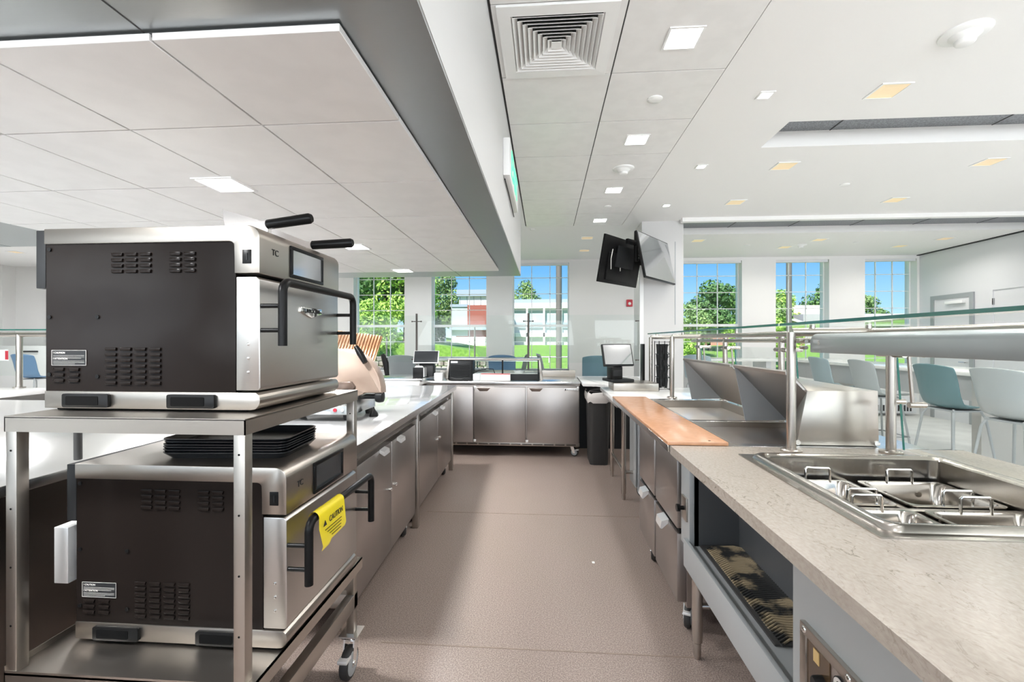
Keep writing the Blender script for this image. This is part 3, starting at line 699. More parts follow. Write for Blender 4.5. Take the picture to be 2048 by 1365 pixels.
for i in range(13): k.box(-.80 + i * .13, -.69 + i * .13, -.014, -.011, .147, .152).box(-.80 + i * .13, -.69 + i * .13, -.014, -.011, .157, .162)
k.put('slots', SHADOWG, gl)
for x in (x0 + .08, x1 - .08): caster(t, x, .10, .14, .05, 1.2); caster(t, x, .66, .14, .05, 1.2)

# refrigerated display case
t = thing('display_case', 'glass fronted refrigerated display case on the three door fridge', 'display case', (-.635, 5.62, .90))
m = M().prism([(-.585, .262), (.575, .262), (.575, .24), (-.585, .24)], -.0, .33, 'Y', .004); m.put('top', STEELH, t, 'silver top')
for s in (-1, 1): M().prism([(s * .575, .25), (s * .61, .0), (s * .575, .0), (s * .555, .25)], 0, .33, 'Y', .003).put('end_panel', STEELH, t, 'silver end panel')
c = M().box(-.56, -.285, .01, .32, .0, .235, .004).put('compressor', CHARC, t, 'black compressor grille')
k = M()
for i in range(11): k.box(-.545, -.30, .004, .012, .03 + i * .0145, .036 + i * .0145, .001)
k.put('grille', BLACK, c); M().box(-.54, -.455, .004, .011, .205, .228).put('maker_plate', ALU, c, 'silver plate')
M().box(-.25, .565, .01, .32, .0, .07, .003).put('base', CHARC, t, 'black base')
for a, b, z in ((-.285, -.262, 0), (.10, .118, .07), (.545, .56, 0)): M().box(a, b, .0, .02, z, .24).put('mullion', BLACK, t, 'black upright')
M().box(-.25, .555, .004, .008, .07, .24).put('front_glass', GLASS, t); M().box(-.25, .555, .32, .324, .07, .24).put('rear_glass', GLASS, t)
M().box(-.25, .55, .04, .3, .07, .076).put('deck', PAPER, t, 'white deck')
M().box(-.24, .55, .05, .07, .225, .237).put('inner_rail', ALU, t)
tag(M().lathe([(.06, 0), (.075, .03), (.05, .032), (.04, .01)], (0, 0, 0), 20).put('plastic_tub', CLEARP), 'shallow clear plastic tub inside the display case', 'tub').location = (-.33, 5.78, .977)
tag(M().tube([(-.14, 0, .03), (-.1, 0, .06), (0, 0, .075), (.08, 0, .07), (.1, 0, .02)], .005, 8).put('cable', BLACK), 'looped black cable in front of the display case', 'cable').location = (-.72, 5.6, .962)
for i, (a, b, lb, c) in enumerate(((-.885, -.80, 'small clear carton standing before the display case', CLEARP), (-.795, -.425, 'long clear carton with red edge before the display case', PAPER))):
    t = thing('carton', lb, 'carton', ((a + b) / 2, 5.585, .9)); w = (b - a) / 2
    M().box(-w, w, -.03, .03, 0, .075, .002).put('box', c, t)
    if i: M().box(-w + .006, w - .002, -.031, .031, .068, .077).put('red_edge', mat('red carton edge', (.6, .12, .12), .5), t, 'red top edge')
tag(M().tube([(-1.23, 5.59, .905), (-1.16, 5.58, .925), (-1.1, 5.58, .905), (-1.02, 5.58, .91), (-.93, 5.59, .965)], .004, 6).put('power_lead', BLACK), 'thin black lead along the front of the display case', 'power lead')
tag(M().box(-.05, .05, -.04, .04, 0, .085, .004).put('plastic_box', PAPER), 'small white plastic box left of the display case', 'box').location = (-1.31, 5.55, .9)

# counter to the left of it and the shelf slab with the till
t = thing('till_counter', 'white counter at the far left corner with the dark till', 'counter', (-2.3, 5.75, 0))
M().box(-1.3, .84, -.55, .5, .86, .90, .003).put('worktop', QUARTZW, t); M().box(-1.25, .82, -.5, .45, 0, .86).put('cabinet', STEELD, t, 'steel cabinet')
M().box(.22, .86, -.5, .2, .90, .935, .004).put('riser', STEELT, t, 'raised steel plate')
def till(label, loc, rz, k):
    t = thing('till_terminal', label, 'till', loc, rz, 'till terminals')
    if k == 0:
        M().prism([(-.07, 0), (.12, 0), (.09, .20), (-.02, .20)], -.09, .09, 'X', .006).put('stand', CHARC, t, 'charcoal stand')
        s = M().box(-.16, .16, -.012, .012, 0, .17, .005); s.rot(math.radians(-24), 'X').move((0, -.07, .165)); sc = s.put('screen_housing', ALU, t, 'silver screen housing')
        s = M().box(-.148, .148, -.015, -.011, .01, .16); s.rot(math.radians(-24), 'X').move((0, -.07, .165)); s.put('display', SCREEN, sc, 'dark display')
    else:
        M().prism([(-.10, 0), (.14, 0), (.14, .03), (-.10, .03)], -.12, .12, 'X', .006).put('base', CHARC, t, 'charcoal base')
        M().prism([(-.0, .03), (.13, .03), (.05, .34), (-.03, .34)], -.035, .035, 'X', .006).put('stand', CHARC, t, 'slanted stand')
        s = M().box(-.155, .155, -.014, .018, 0, .225, .006); s.rot(math.radians(-20), 'X').move((-.04, -.10, .16)); sc = s.put('screen_housing', CHARC, t)
        s = M().box(-.143, .143, -.017, -.013, .014, .213); s.rot(math.radians(-20), 'X').move((-.04, -.10, .16)); s.put('display', SCREENT, sc, 'pale reflecting display')
        M().box(-.11, .0, -.10, .04, .03, .15, .008).put('card_reader', BLACK, t, 'black card reader'); M().box(-.10, -.01, -.106, -.099, .06, .12, .002).put('reader_face', CHARC, t)
    return t
till('dark till terminal with silver bezel left of the display case', (-1.49, 5.66, .935), .05, 0)
till('pale screened till terminal at the right end of the back counter', (.735, 4.62, .975), .25, 1)
t = thing('receipt_printer', 'small black receipt printer under the left till screen', 'printer', (-1.52, 5.45, .935))
M().box(-.075, .055, -.05, .07, 0, .125, .005).put('body', BLACK, t); M().box(.056, .064, -.05, .07, .01, .12).put('side_cover', ALU, t, 'pale side cover'); M().prism([(-.06, .125), (.045, .125), (.03, .14), (-.04, .145)], -.03, .0, 'Y').put('paper', PAPER, t, 'paper strip')

# back right corner counter, bin, box under the till
t = thing('corner_counter', 'white notched counter between the worktop fridge and the right run', 'counter', (.8, 5.5, 0))
M().prism([(-.37, .69), (-.37, -.30), (-.22, -.33), (-.15, -.42), (-.13, -.60), (-.05, -.70), (.42, -.70), (.42, .69)], .865, .90, 'Z', .003).put('worktop', QUARTZW, t)
M().box(-.36, .40, .40, .68, 0, .865).put('back_panel', CHARC, t, 'dark back panel')
for x, y in ((-.12, -.06), (.36, -.06)): M().cyl((x, y, 0), (x, y, .865), .02, n=14).put('leg', TUBE, t)
t = thing('bin', 'tall black bin with white liner beside the worktop fridge', 'bin', (.60, 5.28, 0))
m = M(); A = rrect(-.115, .115, -.20, .20, .05); 
def shell(mm, rings):
    n = len(rings[0][0]); V = [[mm.bm.verts.new((x * s, y * s, z)) for x, y in p] for p, s, z in rings]
    for P, Q in zip(V, V[1:]):
        for j in range(n): mm.bm.faces.new((P[j], P[(j + 1) % n], Q[(j + 1) % n], Q[j]))
    return V
V = shell(m, [(A, .86, 0), (A, .9, .05), (A, 1.03, .76), (A, 1.09, .765), (A, 1.09, .80), (A, 1.04, .80), (A, .9, .1)]); m.bm.faces.new(V[0][::-1]); m.bm.faces.new(V[-1])
m.put('body', BLACKR, t)
m = M(); n = 40
R_ = []
for k, (sc_, z) in enumerate(((1.0, .77), (1.10, .805), (1.14, .79), (1.17, .745), (1.13, .70))):
    R_.append([(x * (sc_ + .02 * math.sin(j * 2.7 + k)), y * (sc_ + .02 * math.sin(j * 1.9 + k * 2)), z + .012 * math.sin(j * 1.7 + k * 1.3)) for j, (x, y) in enumerate(A)])
V = [[m.bm.verts.new(p) for p in q] for q in R_]
for P, Q in zip(V, V[1:]):
    for j in range(len(P)): m.bm.faces.new((P[j], P[(j + 1) % len(P)], Q[(j + 1) % len(P)], Q[j]))
m.put('liner', mat('white bin liner film', (.62, .58, .55), .3), t, 'white crumpled bin liner')
tag(M().box(.655, 1.08, 4.42, 4.78, .90, .975, .004).put('drip_tray_base', STEELH), 'low steel box under the right till', 'steel box')
t = thing('condiment_rack', 'black wire rack beside the right till', 'rack', (1.16, 4.62, .9))
m = M()
for x in (-.05, .05):
    for y in (-.09, .09): m.cyl((x, y, 0), (x, y, .48), .004, n=6)
for z in (.01, .12, .235, .35, .47): m.tube([(-.05, -.09, z), (.05, -.09, z), (.05, .09, z), (-.05, .09, z)], .003, 6, True)
for z in (.12, .235, .35): m.tube([(-.05, -.09, z), (.05, -.09, z + .1), ], .003, 6); m.tube([(.05, -.09, z), (-.05, -.09, z + .1)], .003, 6)
m.put('frame', BLACK, t)
for x in (-.026, .026):
    for y in (-.05, .05): M().lathe([(.012, .02), (.02, .1), (.014, .13), (.021, .22), (.014, .25), (.021, .34), (.014, .36), (.02, .45)], (x, y, 0), 12).put('cup_stack', CHARC, t, 'dark stacked cups')
t = thing('condiment_stand', 'thin black upright stand left of the wire rack', 'stand', (1.02, 4.86, .9))
M().box(-.012, .012, -.06, .06, 0, .45, .003).put('upright', BLACK, t); M().prism([(-.04, 0), (.04, 0), (.012, .06), (-.012, .06)], -.06, .06, 'Y').put('foot', BLACK, t)

# sneeze guard along the back: three posts, one long pane
t = thing('glass_guard', 'long clear glass guard on bronze posts behind the back counter', 'sneeze guard', (-.25, 6.3, .9))
for x in (-1.555, .02, 1.55):
    p = M().cyl((x, 0, 0), (x, 0, .865), .0145, n=12).put('post', POLE, t, 'dark bronze post')
    for z in (.755, .22): M().cyl((x - .065, .0, z), (x + .065, .0, z), .006, n=8).ball((x - .065, 0, z), .011).ball((x + .065, 0, z), .011).put('clamp', POLE, p)
M().box(-2.4, 1.545, .02, .026, .18, .84).put('pane', GLASS, t)
tag(M().box(-1.75, 1.28, 6.2, 6.26, .0, .9).put('guest_panel', GREYW), 'pale grey guest side panel behind the back counter', 'counter panel')

# ------------------------------------------------------------------ hanging screens
def cr(c, r): return (math.cos(math.radians(4.15)) * r - math.sin(math.radians(4.15)) * c, math.sin(math.radians(4.15)) * r + math.cos(math.radians(4.15)) * c)
def screen(label, p0, p1, ztop, tilt, face, k):
    """p0,p1: ends of the top edge in plan; face +1: screen looks to the right of p0->p1"""
    (xa, ya), (xb, yb) = p0, p1; w = math.hypot(xb - xa, yb - ya); rz = math.atan2(yb - ya, xb - xa)
    t = thing('television', label, 'television', ((xa + xb) / 2, (ya + yb) / 2, ztop), rz, 'hanging screens')
    t.rotation_euler = (tilt, 0, rz); h = .575
    s = -face       # local -Y is to the right of p0->p1
    def B(m, y0, y1, *a): return m.box(a[0], a[1], min(y0 * s, y1 * s), max(y0 * s, y1 * s), a[2], a[3], a[4] if len(a) > 4 else 0)
    B(M(), .0, -.03, -w / 2, w / 2, -h, 0, .004).put('cabinet', BLACK, t)
    B(M(), .0005, .002, -w / 2 + .012, w / 2 - .012, -h + .016, -.012).put('panel', SCREENT, t, 'pale reflecting screen')
    B(M(), -.03, -.055, -w / 2 + .12, w / 2 - .12, -h + .04, -.20, .008).put('rear_bulge', BLACK, t)
    B(M(), -.055, -.085, -.2, .2, -.36, -.10, .003).put('bracket', CHARC, t, 'dark wall bracket')
    m = M(); 
    for i in range(2): m.tube([(-w / 2 + .16 + i * .22, -.06 * s, -.16), (-w / 2 + .13 + i * .22, -.075 * s, -.28), (-w / 2 + .19 + i * .22, -.06 * s, -.40)], .006, 6)
    m.put('cable', INKW, t, 'pale looped cables')
    return t
screen('right hanging television showing its pale reflecting screen', cr(5.36, 1.472), cr(6.10, 2.085), 2.69, math.radians(-11), 1, 0)
screen('left hanging television showing its black back', cr(5.45, 1.10), cr(6.13, 1.745), 2.67, math.radians(11), -1, 1)
a = cr(5.72, 1.56)
t = thing('television_mount', 'black column bracket holding the two hanging televisions', 'wall bracket', (a[0], a[1], ZC))
M().cyl((0, 0, -.62), (0, 0, -.24), .025, n=14).put('pole', BLACK, t); M().tube([(.0, .0, -.55), (.1, .15, -.55), (.22, 6.27 - a[1], -.55)], .022, 10).put('wall_arm', BLACK, t)
M().box(.14, .30, 6.262 - a[1], 6.279 - a[1], -.66, -.44, .003).put('wall_plate', BLACK, t)
M().box(-.20, .20, -.018, .018, -.42, -.36, .003).rot(.8).put('cross_arm', BLACK, t)
# ================================================================== right run: quartz counter with hot well
t = thing('serving_counter', 'cream veined quartz serving counter in the right foreground', 'counter', (0, 0, 0))
Z0, Z1 = .862, .90
hx0, hx1, hy0, hy1 = .87, 1.545, 1.235, 1.925
m = M()
def slab_with_hole(m, X0, X1, Y0, Y1, z0, z1, a, b, c, d):
    o = [(X0, Y0), (X1, Y0), (X1, Y1), (X0, Y1)]; i = [(a, c), (b, c), (b, d), (a, d)]
    for z, fl in ((z1, 0), (z0, 1)):
        O = [m.bm.verts.new((*p, z)) for p in o]; I = [m.bm.verts.new((*p, z)) for p in i]
        if z == z1: OT, IT = O, I
        else: OB, IB = O, I
        for k in range(4):
            q = (O[k], O[(k + 1) % 4], I[(k + 1) % 4], I[k]); m.bm.faces.new(q if not fl else q[::-1])
    for k in range(4):
        m.bm.faces.new((OB[k], OB[(k + 1) % 4], OT[(k + 1) % 4], OT[k])); m.bm.faces.new((IT[k], IT[(k + 1) % 4], IB[(k + 1) % 4], IB[k]))
slab_with_hole(m, .573, 1.635, .12, 2.135, Z0, Z1, hx0, hx1, hy0, hy1)
m.put('worktop', QUARTZ, t)
M().box(1.638, 1.83, .12, 2.135, Z0, Z1, .002).put('guest_ledge', QUARTZ, t)
PANEL = mat('light grey cabinet panel', (.40, .42, .425), .4, .35)
M().box(.60, .62, .12, 1.15, .04, Z0).put('front_panel', PANEL, t, 'light grey front panel'); M().box(.60, .64, 1.945, 2.06, .5, Z0, .002).put('end_post', PANEL, t, 'light grey end post')
M().box(.62, .82, 1.945, 1.96, .5, Z0).box(.80, .82, 1.14, 1.95, .5, Z0).box(.62, .82, 1.14, 1.15, .5, Z0).put('bay_lining', DGREY, t, 'dark grey open bay')
M().box(.585, .60, .9, 1.975, .43, .545, .002).box(.60, .82, .9, 1.975, .515, .525).put('bay_shelf', PANEL, t, 'light grey bay shelf')
M().box(1.6, 1.66, .12, 2.13, .0, Z0).put('guest_panel', GREYW, t)
for x, y in ((.66, 2.03), (1.5, 2.03)):
    M().lathe([(.012, 0), (.016, .02), (.016, .07), (.021, .075), (.0225, .11), (.0225, .43 if x < 1 else .86)], (x, y, 0), 16).put('leg', TUBE, t)
M().cyl((.66, 2.03, .23), (1.5, 2.03, .23), .014, n=10).put('stretcher', TUBE, t)
sp = M().box(.592, .602, 1.965, 2.03, .615, .715, .002).put('switch_plate', STEELH, t); k = M().cyl((.592, 1.998, .665), (.572, 1.998, .665), .009, n=12).cyl((.575, 1.998, .665), (.562, 1.998, .665), .016, n=14); k.put('switch_knob', BLACK, sp, 'black knob')
# control panel in the near front panel
c = M()
c.fr4('X', .3, 1.10, .30, .735, .024, .588, .601, .002)
cp = c.put('control_panel', STEELH, t)
M().box(.594, .5998, .324, 1.076, .324, .711).put('control_face', STEELD, cp); M().box(.592, .6, .995, 1.076, .324, .711).put('display_strip', noise_col(mat('amber smoked strip', (.09, .055, .025), .15, .5), (.06, .035, .018), (.16, .10, .05), 6, 2, (1, 1, .2)), cp, 'amber brown strip')
M().box(.5905, .592, 1.030, 1.050, .675, .703).put('rating_label', YELLOW if 0 else mat('ochre label', (.55, .38, .16), .5), cp, 'ochre label')
kk = M()
for i in range(3): kk.lathe([(.011, -.022), (.014, -.018), (.015, 0)], (.594, 1.018, .648 - i * .085), 18, 'X')
kk.put('dial', BLACK, cp, 'black dials')
kk = M()
for y in (1.082, .93, .7, .5): kk.ball((.588, y, .723), .008, (.5, 1, 1), 12, 8)
kk.put('screw', CHROME, cp, 'chrome screws')
M().lathe([(.019, -.0035), (.019, 0)], (.594, .962, .682), 24, 'X').put('round_mark', INK, cp); M().lathe([(.0168, -.0042), (.0168, 0)], (.594, .962, .682), 24, 'X').put('round_mark_face', ALU, cp)
txt('round_mark_number', '2', .025, (.5895, .962, .682), (PI / 2, 0, -PI / 2), INK, cp, .0005)
tag(M().box(-.008, .008, -.012, .012, 0, .0006).put('paper_scrap', PAPER), 'tiny pale scrap lying on the brown floor left of the counter leg', 'scrap').location = (.30, 2.86, .0015)
# ridged mat on the bay shelf
mt = M().box(.64, .815, 1.32, 1.94, .525, .533, .003)
t = thing('ridged_mat', 'black ridged mat with dried beige residue on the bay shelf', 'mat', (0, 0, 0)); mt.put('mat_base', BLACKR, t)
m = M(); k = 0; y = 1.335
while y < 1.93:
    m.tube([(.655, y - .02, .534), (.69, y + .004, .536), (.73, y, .536), (.77, y + .006, .536), (.805, y - .01, .534)], .0035, 6); y += .0125
RES = mat('black rubber with beige residue', (.3, .24, .15), .6); noise_col(RES, (.025, .025, .025), (.36, .285, .18), 9, 5, p0=.46, p1=.54)
m.put('ridges', RES, t, 'ridges caked with beige residue')

# hot well and pans
t = thing('hot_well', 'stainless drop-in hot well set in the cream quartz counter', 'food well', (0, 0, 0))
m = M(); fo = rrect(.812, 1.605, 1.165, 1.985, .012, 3)
def loft(m, rings):
    V = [[m.bm.verts.new(p) for p in q] for q in rings]; n = len(V[0])
    for P, Q in zip(V, V[1:]):
        for j in range(n): m.bm.faces.new((P[j], P[(j + 1) % n], Q[(j + 1) % n], Q[j]))
    return V
def R3(a, b, c, d, r, z, n=5): return [(x, y, z) for x, y in rrect(a, b, c, d, r, n)]
V = loft(m, [R3(.812, 1.605, 1.165, 1.985, .006, .900), R3(.812, 1.605, 1.165, 1.985, .006, .9035), R3(.842, 1.578, 1.193, 1.955, .045, .9045), R3(.848, 1.572, 1.199, 1.949, .045, .916), R3(.856, 1.564, 1.207, 1.941, .042, .921),
    R3(.868, 1.552, 1.219, 1.929, .038, .920), R3(.882, 1.538, 1.235, 1.915, .035, .908), R3(.884, 1.536, 1.237, 1.913, .03, .72)])
m.bm.faces.new(V[-1]); m.put('basin', steel('well stainless', (.47, .44, .405), (.16, .26), (60, 60, 1)), t)
M().box(.884, 1.536, 1.572, 1.60, .80, .826, .002).put('cross_bar', STEELH, t)
M().box(1.185, 1.21, 1.24, 1.91, .795, .822, .002).put('divider_bar', STEELH, t)
PAN = mat('polished pan steel', (.46, .425, .385), .14, 1.)
def pan(label, x0, x1, y0, y1):
    t = thing('food_pan', label, 'food pan', ((x0 + x1) / 2, (y0 + y1) / 2, .73), 0, 'pans in the hot well'); w, h = (x1 - x0) / 2, (y1 - y0) / 2
    m = M(); V = loft(m, [R3(-w, w, -h, h, .02, .098), R3(-w, w, -h, h, .02, .102), R3(-w + .012, w - .012, -h + .012, h - .012, .03, .102), R3(-w + .016, w - .016, -h + .016, h - .016, .035, .092), R3(-w + .03, w - .03, -h + .03, h - .03, .03, .006), R3(-w + .04, w - .04, -h + .04, h - .04, .03, .002)])
    m.bm.faces.new(V[-1]); m.put('pan_body', PAN, t)
    r = M()
    for q in ((-.4, .4) if w > .12 else (-.1,)): r.lathe([(.010, -.002), (.008, .0), (.004, .002)], (q * w, h - .024, .06), 14, 'Y')
    r.put('rivets', CHROME, t)
    for s in (-1, 1):
        hw = .046; y = s * (h - .012)
        M().tube([(-hw, y, .096), (-hw, y, .146), (-hw + .005, y, .151), (hw - .005, y, .151), (hw, y, .146), (hw, y, .096)], .0045, 8).put('handle', CHROME, t, 'chrome wire handle')
pan('narrow steel pan at the far left of the hot well', .955, 1.18, 1.605, 1.88); pan('wide steel pan at the far right of the hot well', 1.215, 1.525, 1.605, 1.88)
pan('narrow steel pan at the near left of the hot well', .90, 1.18, 1.25, 1.565); pan('wide steel pan at the near right of the hot well', 1.215, 1.525, 1.25, 1.565)

# ------------------------------------------------------------------ refrigerated prep table with hoods
t = thing('prep_table', 'stainless refrigerated prep table with raised hoods and drawers', 'prep table', (0, 0, 0))
y0, y1 = 2.145, 3.86
m = M()
for a in ((.565, .872, y0, y1), (1.43, 1.70, y0, y1), (.872, 1.43, y0, 2.205), (.872, 1.43, 2.80, 2.845), (.872, 1.43, 3.79, y1)): m.box(a[0], a[1], a[2], a[3], .868, .90, .001, 1)
m.put('top_frame', STEELT, t)
for a, b in ((2.205, 2.80), (2.845, 3.79)):
    w = M().box(.872, .88, a, b, .80, .898).box(1.42, 1.43, a, b, .80, .898).box(.88, 1.42, a, a + .008, .80, .898).box(.88, 1.42, b - .008, b, .80, .898).put('well_wall', STEELH, t, 'steel well walls')
    M().box(.88, 1.42, a + .008, b - .008, .835, .84).put('well_cover', PANLID, t, 'pale glossy well cover')
for a, b in ((2.21, 2.80), (2.85, 3.79)):
    h = M(); th = .006
    h.prism([(1.122, 1.234), (1.128, 1.240), (1.426, .920), (1.420, .914)], a, b, 'Y')
    M().prism([(1.122, 1.236), (1.422, .914), (1.186, .908)], b - .006, b, 'Y').put('hood_cheek', GREYP, t, 'grey triangular hood cheek')  # cheek is steel too; its darker shading is painted as grey
    h.prism([(1.118, 1.236), (1.130, 1.241), (1.128, 1.222), (1.120, 1.222)], a, b, 'Y')
    h.put('hood', GREYP if 0 else STEELD, t, 'raised steel hood')
h = M(); A = [(1.152, 2.18, .902), (1.512, 2.18, .902), (1.515, 2.19, 1.152), (1.20, 2.18, 1.152)]; B = [(1.44, 2.80, .902), (1.55, 2.9, .902), (1.55, 2.9, 1.152), (1.52, 2.88, 1.152)]
A = [h.bm.verts.new(p) for p in A]; B = [h.bm.verts.new(p) for p in B]; fs = [h.bm.faces.new(A), h.bm.faces.new(B[::-1])] + [h.bm.faces.new((A[i], B[i], B[(i + 1) % 4], A[(i + 1) % 4])) for i in range(4)]
bmesh.ops.recalc_face_normals(h.bm, faces=fs)
bmesh.ops.bevel(h.bm, geom=list(h.bm.edges), offset=.002, segments=2, affect='EDGES', profile=.5)
h.put('hood_housing', STEELH, t, 'boxy steel hood housing')
for x in (1.155, 1.50): M().lathe([(.012, -.004), (.012, .01)], (x, 2.175, .915), 12, 'Y').put('hinge_pin', CHROME, t)
M().box(.66, 1.66, 2.18, 3.035, .13, .868, .003).put('body', STEELD, t)
for a, b in ((2.185, 2.60), (2.635, 3.03)):
    for z0, z1 in ((.50, .845), (.155, .475)):
        d = M().box(.618, .66, a, b, z0, z1, .003).put('drawer', STEELD, t)
        if z0 < .3: M().prism([(.622, .482), (.586, .470), (.580, .435), (.588, .432), (.618, .46)], (a + b) / 2 - .05, (a + b) / 2 + .05, 'Y').put('handle', ALU, d, 'bright angled pull handle')
    M().box(.63, .66, a, b, .478, .496).put('drawer_gap', SHADOWG, t)
for x in (.70, 1.6):
    for y in (2.28, 2.95): caster(t, x, y, .13, .055, -.4)
M().box(1.66, 1.70, y0, y1, 0, .868).put('guest_panel', GREYW, t)
t = thing('cutting_board', 'long terracotta cutting board along the prep table front', 'cutting board', (.69, 3.0, .90))
M().box(-.127, .145, -.86, .86, .0005, .017, .002).put('board', BOARD, t)
M().lathe([(.006, 0), (.006, .0008)], (.07, -.83, .0168), 12).put('screw_hole', SHADOWG, t)

# plain quartz counter beyond, on tube legs
t = thing('quartz_table', 'white quartz counter on tube legs beyond the prep table', 'counter', (0, 0, 0))
M().box(.575, 1.75, 3.865, 4.80, .862, .90, .003).put('worktop', QUARTZW, t)
M().box(.60, .615, 3.87, 4.79, .82, .862).put('apron', STEELH, t)
for x, y in ((.682, 4.015), (.682, 4.70), (1.6, 4.015), (1.6, 4.7)):
    M().lathe([(.012, 0), (.016, .015), (.016, .05), (.020, .055), (.0205, .862)], (x, y, 0), 14).put('leg', TUBE, t)
M().cyl((.682, 4.015, .24), (1.6, 4.015, .24), .014, n=10).put('stretcher', TUBE, t)
M().cyl((.682, 4.015, .24), (.682, 4.7, .24), .012, n=10).put('side_stretcher', TUBE, t)
M().box(1.70, 1.73, 3.865, 4.79, 0, .862).put('guest_panel', GREYW, t)
t = thing('storage_cabinet', 'pale grey cabinet on casters under the white quartz counter', 'cabinet', (1.2, 3.98, 0))
M().box(-.42, .36, -.09, .20, .12, .80, .004).put('body', GREYP, t); M().box(-.44, -.425, -.07, .18, .14, .78, .003).put('door', PANEL, t)
for y in (-.02, .14): caster(t, -.36, y, .12, .055, .6)
t = thing('tray_rack', 'upright perforated rack between the table legs', 'rack', (.86, 4.38, 0))
for y in (-.14, .14): M().box(-.015, .015, y - .015, y + .015, .10, .80).put('upright', ALU, t)
for z in (.2, .4, .6, .78): M().box(-.01, .4, -.14, .14, z, z + .012).put('shelf', STEELH, t)
for y in (-.14, .14): caster(t, 0, y, .10, .045, .3)

# ------------------------------------------------------------------ sneeze guard
t = thing('serving_glass_guard', 'steel tube sneeze guard with glass shelf over the right counter', 'sneeze guard', (0, 0, 0))
def post(x, y, z0, z1, r=.0185):
    p = M().cyl((x, y, z0), (x, y, z1), r, n=16).put('post', TUBE, t)
    M().lathe([(.042, 0), (.042, .010), (.036, .014), (.021, .016)], (x, y, z0), 24).put('base_flange', TUBE, p)
ZR = 1.418
for y in (2.05, 3.9, 4.67):
    post(1.062, y, .9, ZR); M().cyl((1.062, y, ZR), (1.30 if y > 3 else 1.47, y, ZR), .0185, n=16).put('cross_tube', TUBE, t)
for y in (2.05, 2.95, 3.84, 4.49): post(1.47, y, .9, ZR - .01)
M().cyl((1.30, 2.05, ZR - .0), (1.30, 4.67, ZR - .0), .016, n=14).put('long_rail', TUBE, t)
M().cyl((1.47, 2.05, ZR - .035), (1.47, 4.67, ZR - .035), .015, n=14).put('long_rail', TUBE, t)
M().cyl((1.38, .2, ZR), (1.38, 2.05, ZR), .016, n=14).put('long_rail', TUBE, t)
for x, y in ((1.15, 2.05), (1.38, 2.05), (1.15, 3.9), (1.12, 4.67), (1.30, 3.2)): M().cyl((x, y, ZR), (x, y, ZR + .03), .011, n=12).put('standoff', TUBE, t)
for a, b in ((.2, 2.12), (2.135, 4.75)):
    M().box(1.05, 1.52, a, b, ZR + .030, ZR + .040).put('glass_shelf', GLASS, t); M().box(1.048, 1.051, a, b, ZR + .0295, ZR + .0405).put('glass_edge', EDGE, t, 'green glass edge')
for a, b in ((.25, 2.10), (2.16, 2.90), (3.0, 3.80), (3.88, 4.6)):
    g = M().prism([(1.525, 1.335), (1.533, 1.335), (1.563, .905), (1.555, .905)], a, b, 'Y').put('front_glass', GLASS, t)
    M().prism([(1.5245, 1.335), (1.5335, 1.335), (1.5635, .905), (1.5545, .905)], b - .0005, b + .0005, 'Y').put('glass_rim', EDGE, g, 'green glass rim')
for y in (2.05, 2.95, 3.84, 4.49):
    for dy in (-.055, .055):
        c = M().cyl((1.49, y + dy, 1.325), (1.555, y + dy, 1.325), .012, n=12).ball((1.558, y + dy, 1.325), .014)
        c.tube([(1.50, y + dy, 1.32), (1.515, y + dy, 1.12)], .0075, 8).cyl((1.50, y + dy, 1.115), (1.565, y + dy, 1.115), .012, n=12); c.put('glass_clamp', TUBE, t)
    M().cyl((1.47, y - .075, 1.325), (1.47, y + .075, 1.325), .014, n=12).put('clamp_bar', TUBE, t)
# heat lamp
t = thing('heat_lamp', 'long satin grey heat lamp housing under the glass shelf', 'heat lamp', (0, 0, 0))
pr = [(1.115, 1.332)] + [(1.115, 1.385)] + arc(1.14, 1.385, .025, 180, 90, 5) + [(1.36, 1.41), (1.36, 1.332)]
M().prism(pr, .25, 2.0, 'Y', .002).put('housing', LAMPG, t)
M().prism([(1.116, 1.334), (1.116, 1.385), (1.14, 1.408), (1.358, 1.408), (1.358, 1.334)], 2.0, 2.006, 'Y', .001).put('end_cap', LAMPG, t)
for z in (1.352, 1.378): M().cyl((1.10, 2.005, z), (1.10, 2.045, z), .008, n=10).put('bracket', TUBE, t)
txt('maker_letter', 'B', .026, (1.1145, 1.945, 1.372), (PI / 2, 0, -PI / 2), INKW, t, .0004)
M().box(1.1142, 1.116, 1.93, 1.975, 1.3335, 1.342).put('rating_plate', GREYM, t, 'dark rating plate')
